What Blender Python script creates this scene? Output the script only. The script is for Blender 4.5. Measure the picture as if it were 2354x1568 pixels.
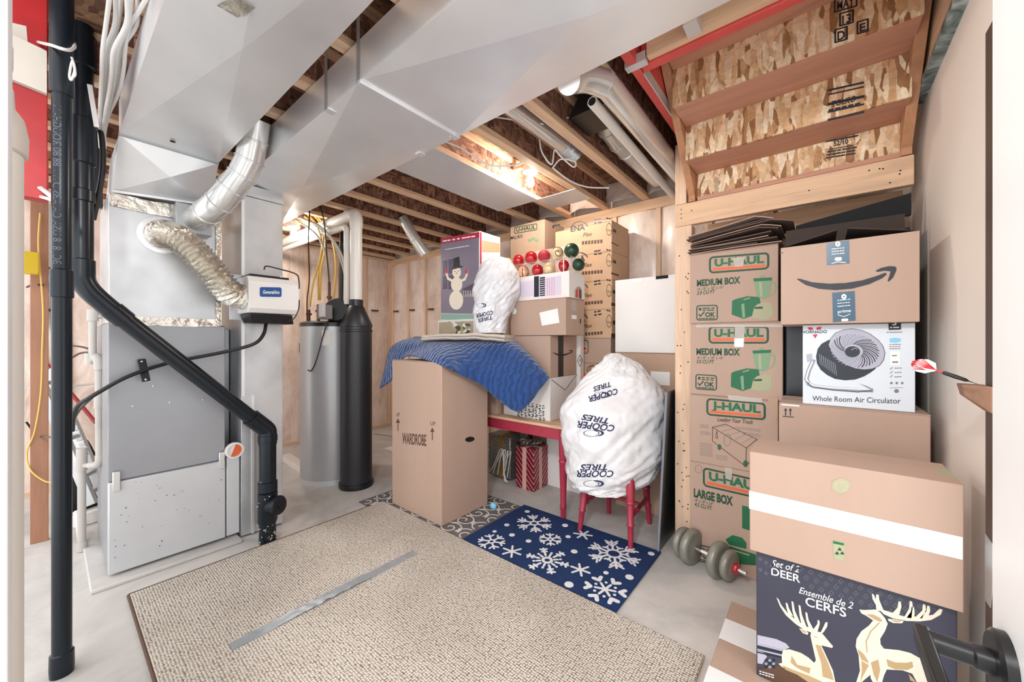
import bpy, bmesh, math, random
from mathutils import Vector, Matrix, noise
from mathutils.bvhtree import BVHTree
random.seed(11)
SC = bpy.context.scene
COL = SC.collection
for o in list(bpy.data.objects):
    bpy.data.objects.remove(o)

# ------------------------------------------------------------------ camera, world, lamps, exposure
CAM_H = 1.32
FPX = 868.0                                   # focal length in pixels of the 2354 px wide frame
YAW = math.atan2(708, FPX)
SN, CS = math.sin(YAW), math.cos(YAW)
cd = bpy.data.cameras.new('camera')
cd.sensor_width = 36
cd.lens = FPX / 2354 * 36
cd.clip_start = 0.02
cam = bpy.data.objects.new('camera', cd)
cam.location = (0, 0, CAM_H)
cam.rotation_euler = (math.pi / 2, 0, YAW)
COL.objects.link(cam)
SC.camera = cam

w = bpy.data.worlds.new('world')
SC.world = w
w.use_nodes = True
w.node_tree.nodes['Background'].inputs[0].default_value = (0.97, 0.985, 1.0, 1)
w.node_tree.nodes['Background'].inputs[1].default_value = 1.9

def lamp(name, loc, power, color, radius):
    l = bpy.data.lights.new(name, 'POINT')
    l.energy = power
    l.color = color
    l.shadow_soft_size = radius
    o = bpy.data.objects.new(name, l)
    o.location = loc
    COL.objects.link(o)
    return o
lamp('added_fill_lamp', (-0.25, -0.55, 2.35), 94, (1.0, 0.985, 0.97), 0.10)  # unseen fill light added behind the camera to brighten the room
BULB_E = 500.0                               # emission of the two bare bulbs (they light the room themselves)
SC.cycles.use_denoising = True
SC.view_settings.view_transform = 'Standard'
SC.view_settings.look = 'None'
SC.view_settings.exposure = 0.27
SC.view_settings.gamma = 1.0
SC.view_settings.use_curve_mapping = False

# ------------------------------------------------------------------ measuring helpers (photo pixel -> point on a real plane)
def ray(px, py):
    r = (px - 1177) / FPX
    return (-SN + r * CS, CS + r * SN, (784 - py) / FPX)
def atY(px, py, y):
    d = ray(px, py); t = y / d[1]
    return Vector((d[0] * t, y, CAM_H + d[2] * t))
def atX(px, py, x):
    d = ray(px, py); t = x / d[0]
    return Vector((x, d[1] * t, CAM_H + d[2] * t))
def atZ(px, py, z=0.0):
    d = ray(px, py); t = (z - CAM_H) / d[2]
    return Vector((d[0] * t, d[1] * t, z))
def atK(px, py, k):
    d = ray(px, py)
    return Vector((d[0] * k, d[1] * k, CAM_H + d[2] * k))
RIGHT = Vector((CS, SN, 0)); FWD = Vector((-SN, CS, 0)); UP = Vector((0, 0, 1))

# ------------------------------------------------------------------ materials
def lin(h):
    h = h.lstrip('#')
    c = [int(h[i:i + 2], 16) / 255 for i in (0, 2, 4)]
    return tuple(x / 12.92 if x <= 0.04045 else ((x + 0.055) / 1.055) ** 2.4 for x in c) + (1,)

class NT:
    def __init__(s, name):
        s.m = bpy.data.materials.new(name)
        s.m.use_nodes = True
        s.n = s.m.node_tree.nodes; s.l = s.m.node_tree.links
        s.b = s.n['Principled BSDF']
    def node(s, t, **kw):
        n = s.n.new(t)
        for k, v in kw.items():
            if k.startswith('i_'):
                n.inputs[int(k[2:]) if k[2:].isdigit() else k[2:]].default_value = v
            else:
                setattr(n, k, v)
        return n
    def link(s, a, b):
        s.l.new(a, b)
    def coords(s, scale=(1, 1, 1), rot=(0, 0, 0)):
        t = s.node('ShaderNodeTexCoord'); m = s.node('ShaderNodeMapping')
        m.inputs['Scale'].default_value = scale
        m.inputs['Rotation'].default_value = rot
        s.link(t.outputs['Object'], m.inputs['Vector'])
        return m.outputs[0]
    def ramp(s, fac, stops):
        r = s.node('ShaderNodeValToRGB')
        e = r.color_ramp.elements
        while len(e) < len(stops): e.new(0.5)
        for x, (p, c) in zip(e, stops):
            x.position = p; x.color = c
        s.link(fac, r.inputs[0])
        return r.outputs[0]
    def bump(s, h, strength, dist=0.01):
        b = s.node('ShaderNodeBump')
        b.inputs['Strength'].default_value = strength
        b.inputs['Distance'].default_value = dist
        s.link(h, b.inputs['Height'])
        s.link(b.outputs[0], s.b.inputs['Normal'])
        return b

def dark(c, f):
    return tuple(min(1, x * f) for x in c[:3]) + (1,)

def mat(name, hexc, rough=0.6, metal=0.0, var=0.0, vscale=6, bump=0.0, bscale=30, stretch=(1, 1, 1), spec=0.5, coat=0, bdist=0.005, sheen=0):
    t = NT(name)
    c = lin(hexc)
    b = t.b
    b.inputs['Base Color'].default_value = c
    b.inputs['Roughness'].default_value = rough
    b.inputs['Metallic'].default_value = metal
    b.inputs['Specular IOR Level'].default_value = spec
    if coat: b.inputs['Coat Weight'].default_value = coat
    if sheen: b.inputs['Sheen Weight'].default_value = sheen
    if var or bump:
        v = t.coords(stretch)
    if var:
        n = t.node('ShaderNodeTexNoise', i_Scale=vscale, i_Detail=5, i_Roughness=0.6)
        t.link(v, n.inputs['Vector'])
        t.link(t.ramp(n.outputs[0], [(0.3, dark(c, 1 - var)), (0.7, dark(c, 1 + var))]), b.inputs['Base Color'])
    if bump:
        n = t.node('ShaderNodeTexNoise', i_Scale=bscale, i_Detail=4)
        t.link(v, n.inputs['Vector'])
        t.bump(n.outputs[0], bump, bdist)
    return t.m

def osb(name, cols, scale=9, stretch_a=(1, 1, 3.2), stretch_b=(1, 3.0, 1.2), dirt=0.35):
    t = NT(name)
    outs = []
    for st, rot, sc in ((stretch_a, (0.25, 0.3, 0.2), scale), (stretch_b, (0.5, -0.4, 0.6), scale * 1.3)):
        v = t.coords(st, rot)
        nz = t.node('ShaderNodeTexNoise', i_Scale=3.0, i_Detail=2)
        t.link(v, nz.inputs['Vector'])
        ad = t.node('ShaderNodeMixRGB', blend_type='LINEAR_LIGHT', i_0=0.06)
        t.link(v, ad.inputs[1]); t.link(nz.outputs['Color'], ad.inputs[2])
        vo = t.node('ShaderNodeTexVoronoi', i_Scale=sc)
        t.link(ad.outputs[0], vo.inputs['Vector'])
        sep = t.node('ShaderNodeSeparateColor')
        t.link(vo.outputs['Color'], sep.inputs[0])
        n = len(cols)
        col = t.ramp(sep.outputs[0], [(0.12 + 0.76 * i / (n - 1), lin(c)) for i, c in enumerate(cols)])
        outs.append((col, sep.outputs[1], vo))
    mask = t.ramp(outs[0][1], [(0.45, (0, 0, 0, 1)), (0.55, (1, 1, 1, 1))])
    mx = t.node('ShaderNodeMixRGB')
    t.link(mask, mx.inputs[0]); t.link(outs[0][0], mx.inputs[1]); t.link(outs[1][0], mx.inputs[2])
    v3 = t.coords((1, 1, 1))
    fine = t.node('ShaderNodeTexNoise', i_Scale=40, i_Detail=6, i_Roughness=0.7)
    t.link(v3, fine.inputs['Vector'])
    fr = t.ramp(fine.outputs[0], [(0.35, (1 - dirt, 1 - dirt, 1 - dirt, 1)), (0.62, (1, 1, 1, 1))])
    mu = t.node('ShaderNodeMixRGB', blend_type='MULTIPLY', i_0=1.0)
    t.link(mx.outputs[0], mu.inputs[1]); t.link(fr, mu.inputs[2])
    t.link(mu.outputs[0], t.b.inputs['Base Color'])
    t.b.inputs['Roughness'].default_value = 0.7
    t.bump(outs[0][0], 0.3, 0.004)
    return t.m

def woodm(name, hexc, axis='X', var=0.16, rough=0.6):
    t = NT(name)
    c = lin(hexc)
    st = {'X': (1.2, 14, 14), 'Y': (14, 1.2, 14), 'Z': (14, 14, 1.2)}[axis]
    v = t.coords(st)
    n = t.node('ShaderNodeTexNoise', i_Scale=1.6, i_Detail=7, i_Roughness=0.62, i_Distortion=0.7)
    t.link(v, n.inputs['Vector'])
    t.link(t.ramp(n.outputs[0], [(0.28, dark(c, 1 - 1.7 * var)), (0.5, c), (0.72, dark(c, 1 + var))]), t.b.inputs['Base Color'])
    t.b.inputs['Roughness'].default_value = rough
    t.bump(n.outputs[0], 0.15, 0.003)
    return t.m

def galv(name, hexc='c9cbce', rough=0.33, var=0.10, wob=0.25):
    t = NT(name)
    c = lin(hexc)
    v = t.coords((1, 1, 1))
    n = t.node('ShaderNodeTexNoise', i_Scale=3.2, i_Detail=3)
    t.link(v, n.inputs['Vector'])
    t.link(t.ramp(n.outputs[0], [(0.3, dark(c, 1 - var)), (0.7, dark(c, 1 + var))]), t.b.inputs['Base Color'])
    t.b.inputs['Metallic'].default_value = 0.68
    n2 = t.node('ShaderNodeTexNoise', i_Scale=9, i_Detail=4)
    t.link(v, n2.inputs['Vector'])
    mr = t.node('ShaderNodeMapRange')
    mr.inputs['To Min'].default_value = rough - 0.06; mr.inputs['To Max'].default_value = rough + 0.10
    t.link(n2.outputs[0], mr.inputs[0]); t.link(mr.outputs[0], t.b.inputs['Roughness'])
    n3 = t.node('ShaderNodeTexNoise', i_Scale=2.3, i_Detail=1)
    t.link(v, n3.inputs['Vector'])
    t.bump(n3.outputs[0], wob, 0.05)
    return t.m

M = {}
M['galv'] = galv('galvanised_sheet', 'eff1f3', 0.38, 0.05, 0.2)
M['galv_dark'] = galv('galvanised_dull', 'b4b7ba', 0.38, 0.10, 0.2)
M['galv_mid'] = galv('galvanised_smudged', 'cfd2d5', 0.36, 0.18, 0.35)
M['pipe_metal'] = galv('bright_pipe_metal', 'd8d8d6', 0.2, 0.05, 0.12)
M['furnace_grey'] = mat('furnace_grey_paint', '9c9ea3', 0.38, 0.35, 0.05, 3)
M['furnace_white'] = mat('furnace_light_paint', 'cfd1d5', 0.34, 0.25, 0.04, 4)
M['abs'] = mat('black_abs_plastic', '0c1720', 0.30, 0, 0.25, 5, spec=0.4)
M['black'] = mat('black_plastic', '141518', 0.35)
M['rubber'] = mat('black_rubber', '17181b', 0.45)
M['pvc'] = mat('white_pvc', 'e4e0da', 0.35)
M['pvc_grey'] = mat('beige_pvc', 'b9b3ac', 0.4)
M['white_paint'] = mat('white_gloss_paint', 'efefef', 0.35)
M['cream'] = mat('cream_plastic', 'e2ddd5', 0.45)
M['cream2'] = mat('cream_plastic_darker', 'd2cac1', 0.45)  # slightly darker cream for the lid and cap
M['beige_wall'] = mat('beige_drywall_paint', 'f0e6dc', 0.7, 0, 0.02, 3)
M['card'] = mat('brown_cardboard', 'b79b8a', 0.75, 0, 0.04, 5, bump=0.05, bscale=160, stretch=(1, 1, .2))
M['card2'] = mat('tan_cardboard', 'ba9c86', 0.75, 0, 0.05, 5, bump=0.05, bscale=160, stretch=(1, 1, .2))
M['card3'] = mat('yellow_cardboard', 'c7a586', 0.75, 0, 0.05, 5)
M['card_dark'] = mat('dark_cardboard', '6d5850', 0.8, 0, 0.12, 7)
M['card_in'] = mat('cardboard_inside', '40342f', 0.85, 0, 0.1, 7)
M['white_card'] = mat('white_carton', 'e9e6e4', 0.5, 0, 0.02, 4)
M['tape'] = mat('clear_tape', 'e6ddd2', 0.10, 0, spec=0.8)
M['tape'].node_tree.nodes['Principled BSDF'].inputs['Alpha'].default_value = 0.38
M['ptape'] = mat('navy_printed_tape', '33566e', 0.3)
M['btape'] = mat('black_printed_tape', '26282c', 0.3)
M['green_ink'] = mat('green_ink', '1f6b45', 0.6)
M['dgreen_ink'] = mat('dark_green_ink', '1d4a32', 0.6)
M['lgreen_ink'] = mat('pale_green_ink', 'a9aa88', 0.6)
M['mgreen_ink'] = mat('mid_green_ink', '7f9f7c', 0.6)
M['orange_ink'] = mat('orange_ink', 'e2693c', 0.6)
M['ink'] = mat('black_ink', '1b2029', 0.5)
M['pipe_ink'] = mat('pipe_print', '55626c', 0.6)
M['navy_ink'] = mat('navy_ink', '1c2150', 0.5)
M['grey_ink'] = mat('grey_ink', '7f7a78', 0.6)
M['brown_ink'] = mat('brown_ink', '5a4032', 0.6)
M['white_ink'] = mat('white_ink', 'f1f0ee', 0.5)
M['red_ink'] = mat('red_ink', 'd32b44', 0.5)
M['pine_x'] = woodm('pine_along_x', 'dcb795', 'X')
M['pine_y'] = woodm('pine_along_y', 'dfbd9c', 'Y')
M['pine_z'] = woodm('pine_along_z', 'dfbfa3', 'Z')
M['ply'] = woodm('reddish_plywood', 'c48e76', 'X', 0.12)
M['stringer'] = woodm('stringer_lumber', 'b98662', 'Y', 0.15)
M['stud_brown'] = woodm('brown_stud', 'a3745a', 'Z', 0.12)
M['shadow_gap'] = woodm('shadow_gap_brown', '4b3a33', 'Z', 0.25)  # dark brown standing for the shade between wall and door
M['block_wood'] = woodm('split_wood_block', '8f6a55', 'X', 0.2)
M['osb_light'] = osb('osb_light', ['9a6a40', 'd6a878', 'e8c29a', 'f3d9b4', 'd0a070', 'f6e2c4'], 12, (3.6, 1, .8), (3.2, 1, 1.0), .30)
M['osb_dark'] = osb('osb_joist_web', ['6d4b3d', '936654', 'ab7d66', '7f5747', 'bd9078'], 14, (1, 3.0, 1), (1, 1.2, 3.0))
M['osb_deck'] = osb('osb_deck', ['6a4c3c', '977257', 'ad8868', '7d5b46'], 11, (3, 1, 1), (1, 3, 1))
M['red_beam'] = mat('red_beam_paint', 'd0504a', 0.5, 0, 0.12, 5)
M['red_panel'] = mat('red_panel_paint', 'a81d22', 0.45, 0, 0.2, 6)
M['beige_board'] = mat('beige_board', 'c9c2b8', 0.6, 0, 0.04, 5)
M['silver_paint'] = mat('hanger_zinc', 'd5d6d8', 0.4, 0.5)
M['foil'] = mat('crumpled_foil', 'd3cdc2', 0.26, 0.9, 0.1, 9, bump=0.8, bscale=26, bdist=0.012)
M['screw'] = mat('zinc_screw', 'dcdcdc', 0.3, 0.8)
M['hole'] = mat('dark_opening', '08080a', 0.8)
M['blue_label'] = mat('blue_label', '1d4f94', 0.35)
M['orange'] = mat('orange_plastic', 'd9633a', 0.4)
M['yellow'] = mat('yellow_plastic', 'd3b21c', 0.5)
M['yellow_pex'] = mat('yellow_tubing', 'e2b95c', 0.4)
M['grey_pex'] = mat('grey_tubing', 'b9b3a8', 0.4)
M['copper'] = mat('dull_copper', '6f4a35', 0.4, 0.6)
M['cable'] = mat('white_cable', 'd8d6d3', 0.45)
M['tank'] = mat('heater_grey_enamel', 'b9babd', 0.32, 0.3, 0.03, 3)
M['shroud'] = mat('heater_black_shroud', '26262a', 0.4)
M['red_wood'] = mat('red_painted_wood', 'a83247', 0.35, 0, 0.1, 8)
M['plastic_bag'] = mat('white_plastic_bag', 'e9e8ea', 0.28, 0, 0.02, 5, spec=0.6)
M['clear_bag'] = mat('thin_plastic_bag', 'dcdce0', 0.25, 0, 0.05, 8, spec=0.6)
M['grey_cloth'] = mat('grey_cloth', 'cfc5bb', 0.85, 0, 0.04, 10, bump=0.2, bscale=200)
M['duct_tape'] = mat('silver_duct_tape', 'a7adb3', 0.35, 0.3, 0.12, 20)
M['snow_white'] = mat('white_pile', 'e6e6e8', 0.9, bump=0.4, bscale=300)
M['snow_blue'] = mat('navy_pile', '0c2d5c', 0.9, 0, 0.12, 20, bump=0.4, bscale=300)
M['pat_grey'] = mat('grey_patterned_rug', '6d6866', 0.9, 0, 0.1, 14, bump=0.4, bscale=250)
M['pat_white'] = mat('pale_pattern', 'ddd8d2', 0.9)
M['ribbon'] = mat('pink_ribbon', 'd8aaa2', 0.4)
M['silver_bow'] = mat('silver_tulle', '8c8784', 0.35, 0.5)
M['tinsel'] = mat('silver_tinsel', '9b9892', 0.3, 0.7, 0.5, 60, bump=1.0, bscale=90)
M['gold'] = mat('gold_ribbon', '9b7a30', 0.35, 0.5)
M['chrome'] = mat('chrome_bar', 'e0e0e0', 0.15, 1.0)
M['weight'] = mat('dumbbell_grey', '8f8d83', 0.35, 0.2, 0.08, 8)
M['red_gloss'] = mat('red_gloss', 'c0202c', 0.2, coat=0.5)
M['orn_red'] = mat('red_ornament', 'b81d26', 0.12, 0.35, coat=0.5)
M['orn_cream'] = mat('cream_ornament', 'e6c9a0', 0.18, 0.3, coat=0.4)
M['orn_green'] = mat('green_ornament', '23402f', 0.35, 0.2, 0.3, 30)
M['orn_matte'] = mat('red_matte_ornament', 'a82530', 0.6, bump=0.8, bscale=60)
M['dark_panel'] = mat('dark_gloss_panel', '20262c', 0.25)
M['deer_bg'] = mat('slate_print', '3c3d4d', 0.4, 0, 0.10, 1.5)
M['deer_pat'] = mat('slate_pattern', '50525f', 0.4)
M['deer_gold'] = mat('champagne_print', 'e4d9c6', 0.45, 0, 0.05, 9)
M['deer_shade'] = mat('champagne_shadow_print', 'b79b73', 0.45)
M['fan_bg'] = mat('pale_blue_print', 'd9e0e8', 0.4, 0, 0.02, 2)
M['fan_dark'] = mat('fan_dark_print', '17202d', 0.4)
M['fan_grey'] = mat('fan_grille_print', 'b2b0c0', 0.4)
M['fan_mid'] = mat('fan_mid_print', '8d93a1', 0.4)
M['sky_ink'] = mat('sky_blue_print', '86cbe8', 0.4)
M['snow_bg'] = mat('dusk_print', '80788a', 0.4, 0, 0.08, 3)
M['snow_dk'] = mat('dusk_window_print', '4b4560', 0.4)
M['snow_lt'] = mat('snowman_print', 'f0e6d4', 0.5)
M['crimson'] = mat('crimson_print', 'b32a4c', 0.4)
M['aqua'] = mat('aqua_print', '8fb3a5', 0.4)
M['photo_tan'] = mat('photo_tan_print', 'b9ab92', 0.4, 0, 0.15, 12)
M['leaf_print'] = mat('leaf_print', '5c5636', 0.5, 0, 0.4, 25)
M['pink_ink'] = mat('pink_ink', 'd9a9b8', 0.5)
M['lilac'] = mat('lilac_print', 'd9cfe0', 0.5)
M['bag_dark'] = mat('black_fabric', '101216', 0.8)
M['alu'] = mat('ladder_aluminium', 'c7c9cb', 0.3, 0.6)
M['red_stick'] = mat('red_handle', '9b2630', 0.4)

M['pipe_metal'].node_tree.nodes['Principled BSDF'].inputs['Metallic'].default_value = 0.55
def m_floor():
    t = NT('concrete_floor')
    v = t.coords()
    n = t.node('ShaderNodeTexNoise', i_Scale=1.8, i_Detail=8, i_Roughness=0.65, i_Distortion=0.6)
    t.link(v, n.inputs['Vector'])
    t.link(t.ramp(n.outputs[0], [(0.3, lin('a9a8a7')), (0.5, lin('c9c5c1')), (0.7, lin('dcd6d0'))]), t.b.inputs['Base Color'])
    t.b.inputs['Roughness'].default_value = 0.55
    n2 = t.node('ShaderNodeTexNoise', i_Scale=25, i_Detail=6)
    t.link(v, n2.inputs['Vector'])
    t.bump(n2.outputs[0], 0.12, 0.005)
    return t.m
M['floor'] = m_floor()

def m_rug():
    t = NT('woven_beige_rug')
    v = t.coords((1, 1, 0.0))
    vo = t.node('ShaderNodeTexVoronoi', i_Scale=92, i_Randomness=0.35)
    t.link(v, vo.inputs['Vector'])
    n = t.node('ShaderNodeTexNoise', i_Scale=2.2, i_Detail=6)
    t.link(v, n.inputs['Vector'])
    base = t.ramp(n.outputs[0], [(0.3, lin('cfc5b8')), (0.7, lin('e6ddd1'))])
    dk = t.ramp(vo.outputs['Distance'], [(0.38, (1, 1, 1, 1)), (0.72, lin('80746a'))])
    mu = t.node('ShaderNodeMixRGB', blend_type='MULTIPLY', i_0=1.0)
    t.link(base, mu.inputs[1]); t.link(dk, mu.inputs[2])
    t.link(mu.outputs[0], t.b.inputs['Base Color'])
    inv = t.ramp(vo.outputs['Distance'], [(0.1, (1, 1, 1, 1)), (0.7, (0, 0, 0, 1))])
    t.bump(inv, 0.8, 0.006)
    t.b.inputs['Roughness'].default_value = 0.95
    return t.m
M['rug'] = m_rug()

def m_batt():
    t = NT('poly_covered_insulation')
    v = t.coords((1, 1, 0.6))
    n = t.node('ShaderNodeTexNoise', i_Scale=4.5, i_Detail=6, i_Roughness=0.65, i_Distortion=0.5)
    t.link(v, n.inputs['Vector'])
    t.link(t.ramp(n.outputs[0], [(0.28, lin('cbb3a5')), (0.5, lin('e8d3c6')), (0.72, lin('f4e7dd'))]), t.b.inputs['Base Color'])
    t.b.inputs['Roughness'].default_value = 0.5
    t.b.inputs['Coat Weight'].default_value = 0.35
    t.b.inputs['Coat Roughness'].default_value = 0.2
    n2 = t.node('ShaderNodeTexNoise', i_Scale=3.5, i_Detail=3, i_Distortion=1.5)
    t.link(t.coords((1.4, 1.4, 0.5), (0.3, 0.5, 0)), n2.inputs['Vector'])
    t.bump(n2.outputs[0], 0.5, 0.04)
    return t.m
M['batt'] = m_batt()

def m_quilt():
    t = NT('quilted_blue_blanket')
    v = t.coords((1, 1, 1))
    wv = t.node('ShaderNodeTexWave', i_Scale=9, i_Distortion=5.0)
    wv.inputs['Detail Scale'].default_value = 2.0
    t.link(v, wv.inputs['Vector'])
    c = lin('17427f')
    t.link(t.ramp(wv.outputs[0], [(0.1, dark(c, 0.75)), (0.8, dark(c, 1.15))]), t.b.inputs['Base Color'])
    t.b.inputs['Roughness'].default_value = 0.85
    t.b.inputs['Sheen Weight'].default_value = 0.4
    t.bump(wv.outputs[0], 0.7, 0.012)
    return t.m
M['quilt'] = m_quilt()

def m_wrap():
    t = NT('red_gift_wrap')
    wv = t.node('ShaderNodeTexWave', i_Scale=11, i_Distortion=0.6)
    t.link(t.coords((1, 1, 1), (0.0, 0.75, 0.6)), wv.inputs['Vector'])
    t.link(t.ramp(wv.outputs[0], [(0.0, lin('8d1a30')), (0.86, lin('7d1529')), (0.95, lin('d8b3a8'))]), t.b.inputs['Base Color'])
    t.b.inputs['Roughness'].default_value = 0.25
    t.b.inputs['Metallic'].default_value = 0.25
    return t.m
M['wrap'] = m_wrap()

def m_glass(name='clear_plastic'):
    t = NT(name)
    t.b.inputs['Base Color'].default_value = (0.95, 0.95, 0.95, 1)
    t.b.inputs['Roughness'].default_value = 0.05
    t.b.inputs['Alpha'].default_value = 0.22
    return t.m
M['clear'] = m_glass()

def m_bulb():
    t = NT('lit_bulb_glass')
    t.b.inputs['Base Color'].default_value = (1, 0.95, 0.85, 1)
    t.b.inputs['Emission Color'].default_value = (1, 0.92, 0.81, 1)
    t.b.inputs['Emission Strength'].default_value = BULB_E
    return t.m
M['bulb'] = m_bulb()

def m_strip():
    t = NT('foil_faced_strip')
    n = t.node('ShaderNodeTexNoise', i_Scale=9, i_Detail=5, i_Distortion=1.5)
    t.link(t.coords((1, 1, 1)), n.inputs['Vector'])
    t.link(t.ramp(n.outputs[0], [(0.35, lin('2f3a3d')), (0.5, lin('7f9496')), (0.65, lin('c3cdcc'))]), t.b.inputs['Base Color'])
    t.b.inputs['Roughness'].default_value = 0.4
    return t.m
M['strip'] = m_strip()

# ------------------------------------------------------------------ mesh builder
class MB:
    def __init__(s): s.v = []; s.f = []
    def add(s, vs, fs):
        b = len(s.v); s.v += [tuple(v) for v in vs]; s.f += [tuple(b + i for i in f) for f in fs]
        return s
    def box(s, x0, x1, y0, y1, z0, z1):
        return s.add([(x0, y0, z0), (x1, y0, z0), (x1, y1, z0), (x0, y1, z0), (x0, y0, z1), (x1, y0, z1), (x1, y1, z1), (x0, y1, z1)],
                     [(3, 2, 1, 0), (4, 5, 6, 7), (0, 1, 5, 4), (1, 2, 6, 5), (2, 3, 7, 6), (3, 0, 4, 7)])
    def hexa(s, a, b):     # two quads (lists of four points), bottom and top, same winding counter-clockwise from above
        return s.add(list(a) + list(b), [(3, 2, 1, 0), (4, 5, 6, 7), (0, 1, 5, 4), (1, 2, 6, 5), (2, 3, 7, 6), (3, 0, 4, 7)])
    def bar(s, p, q, wid, thick, up=(0, 0, 1)):
        p = Vector(p); q = Vector(q); d = (q - p).normalized(); u = Vector(up)
        if abs(d.dot(u)) > 0.98: u = Vector((1, 0, 0))
        x = d.cross(u).normalized(); y = x.cross(d).normalized()
        x *= wid / 2; y *= thick / 2
        return s.hexa([p - x - y, p + x - y, q + x - y, q - x - y], [p - x + y, p + x + y, q + x + y, q - x + y])
    def tube(s, pts, r, n=12, caps=True):
        pts = [Vector(p) for p in pts]
        m = len(pts)
        rs = r if isinstance(r, (list, tuple)) else [r] * m
        t0 = (pts[1] - pts[0]).normalized()
        ref = Vector((0, 0, 1)) if abs(t0.z) < 0.9 else Vector((1, 0, 0))
        x = t0.cross(ref).normalized()
        vs = []; fs = []
        for i, p in enumerate(pts):
            t = (pts[min(i + 1, m - 1)] - pts[max(i - 1, 0)]).normalized()
            x = (x - t * x.dot(t)).normalized()
            y = t.cross(x)
            for j in range(n):
                a = 2 * math.pi * j / n
                vs.append(p + (x * math.cos(a) + y * math.sin(a)) * rs[i])
        for i in range(m - 1):
            for j in range(n):
                k = (j + 1) % n
                fs.append((i * n + j, i * n + k, i * n + n + k, i * n + n + j))
        if caps:
            fs.append(tuple(range(n))[::-1]); fs.append(tuple(range((m - 1) * n, m * n)))
        return s.add(vs, fs)
    def lathe(s, prof, c, n=24, axis=(0, 0, 1), xdir=None, caps=True):
        a = Vector(axis).normalized()
        x = Vector(xdir) if xdir else (Vector((1, 0, 0)) if abs(a.x) < 0.9 else Vector((0, 1, 0)))
        x = (x - a * x.dot(a)).normalized(); y = a.cross(x); c = Vector(c)
        vs = []; fs = []
        for r, h in prof:
            for j in range(n):
                t = 2 * math.pi * j / n
                vs.append(c + a * h + (x * math.cos(t) + y * math.sin(t)) * r)
        for i in range(len(prof) - 1):
            for j in range(n):
                k = (j + 1) % n
                fs.append((i * n + j, i * n + k, i * n + n + k, i * n + n + j))
        if caps:
            fs.append(tuple(range(n))[::-1]); fs.append(tuple(range((len(prof) - 1) * n, len(prof) * n)))
        return s.add(vs, fs)
    def ball(s, c, r, n=20, m=12, sq=1.0):
        return s.lathe([(max(1e-4, r * math.sin(math.pi * i / m)), -r * sq * math.cos(math.pi * i / m)) for i in range(m + 1)], c, n)
    def prism(s, poly, vec):
        n = len(poly); v = Vector(vec)
        p = [Vector(q) for q in poly]
        return s.add(p + [q + v for q in p], [tuple(range(n))[::-1], tuple(range(n, 2 * n))] + [(i, (i + 1) % n, n + (i + 1) % n, n + i) for i in range(n)])

def spline(pts, k=6):
    p = [Vector(q) for q in pts]
    if len(p) < 3: return p
    out = []
    q = [p[0] * 2 - p[1]] + p + [p[-1] * 2 - p[-2]]
    for i in range(1, len(q) - 2):
        for j in range(k):
            t = j / k
            a, b, c, d = q[i - 1], q[i], q[i + 1], q[i + 2]
            out.append(0.5 * ((2 * b) + (c - a) * t + (2 * a - 5 * b + 4 * c - d) * t * t + (3 * b - a - 3 * c + d) * t ** 3))
    out.append(p[-1])
    return out

# ------------------------------------------------------------------ scene objects
WORLD = {}
def thing(name, label, cat, loc=(0, 0, 0), group=None, rotz=0.0):
    o = bpy.data.objects.new(name, None)
    o.empty_display_size = 0.1
    o.location = loc; o.rotation_euler = (0, 0, rotz)
    COL.objects.link(o)
    o['label'] = label; o['category'] = cat
    if group: o['group'] = group
    WORLD[o.name] = Matrix.Translation(Vector(loc)) @ Matrix.Rotation(rotz, 4, 'Z')
    return o
def obj(name, mb, m, parent=None, bevel=0.0, smooth=35, local=False, label=None, kind=None, seg=2):
    me = bpy.data.meshes.new(name)
    me.from_pydata([tuple(v) for v in mb.v], [], mb.f)
    me.update()
    bm = bmesh.new(); bm.from_mesh(me)
    bmesh.ops.recalc_face_normals(bm, faces=bm.faces)
    bm.to_mesh(me); bm.free()
    if smooth:
        me.shade_smooth()
        me.set_sharp_from_angle(angle=math.radians(smooth))
    me.materials.append(m)
    o = bpy.data.objects.new(name, me)
    COL.objects.link(o)
    if parent is not None:
        o.parent = parent
        if not local:
            o.matrix_parent_inverse = WORLD.get(parent.name, Matrix()).inverted()
    if bevel:
        b = o.modifiers.new('bevel', 'BEVEL')
        b.width = bevel; b.segments = seg; b.limit_method = 'ANGLE'; b.angle_limit = math.radians(40)
    if label: o['label'] = label
    if kind: o['kind'] = kind
    return o
def single(name, mb, m, label, cat, group=None, **kw):
    xs = [v[0] for v in mb.v]; ys = [v[1] for v in mb.v]; zs = [v[2] for v in mb.v]
    c = Vector(((min(xs) + max(xs)) / 2, (min(ys) + max(ys)) / 2, min(zs)))
    mb.v = [tuple(Vector(v) - c) for v in mb.v]
    o = obj(name, mb, m, **kw)
    o.location = c
    WORLD[o.name] = Matrix.Translation(c)
    o['label'] = label; o['category'] = cat
    if group: o['group'] = group
    return o
def struct(name, mb, m, **kw):
    return obj(name, mb, m, kind='structure', **kw)
def dup(root, off, label=None):
    def cp(o, par):
        c = o.copy(); COL.objects.link(c)
        if par is not None: c.parent = par
        for ch in [x for x in bpy.data.objects if x.parent == o]:
            cp(ch, c)
        return c
    r = cp(root, None)
    r.location = root.location + Vector(off)
    if label: r['label'] = label
    return r

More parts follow.
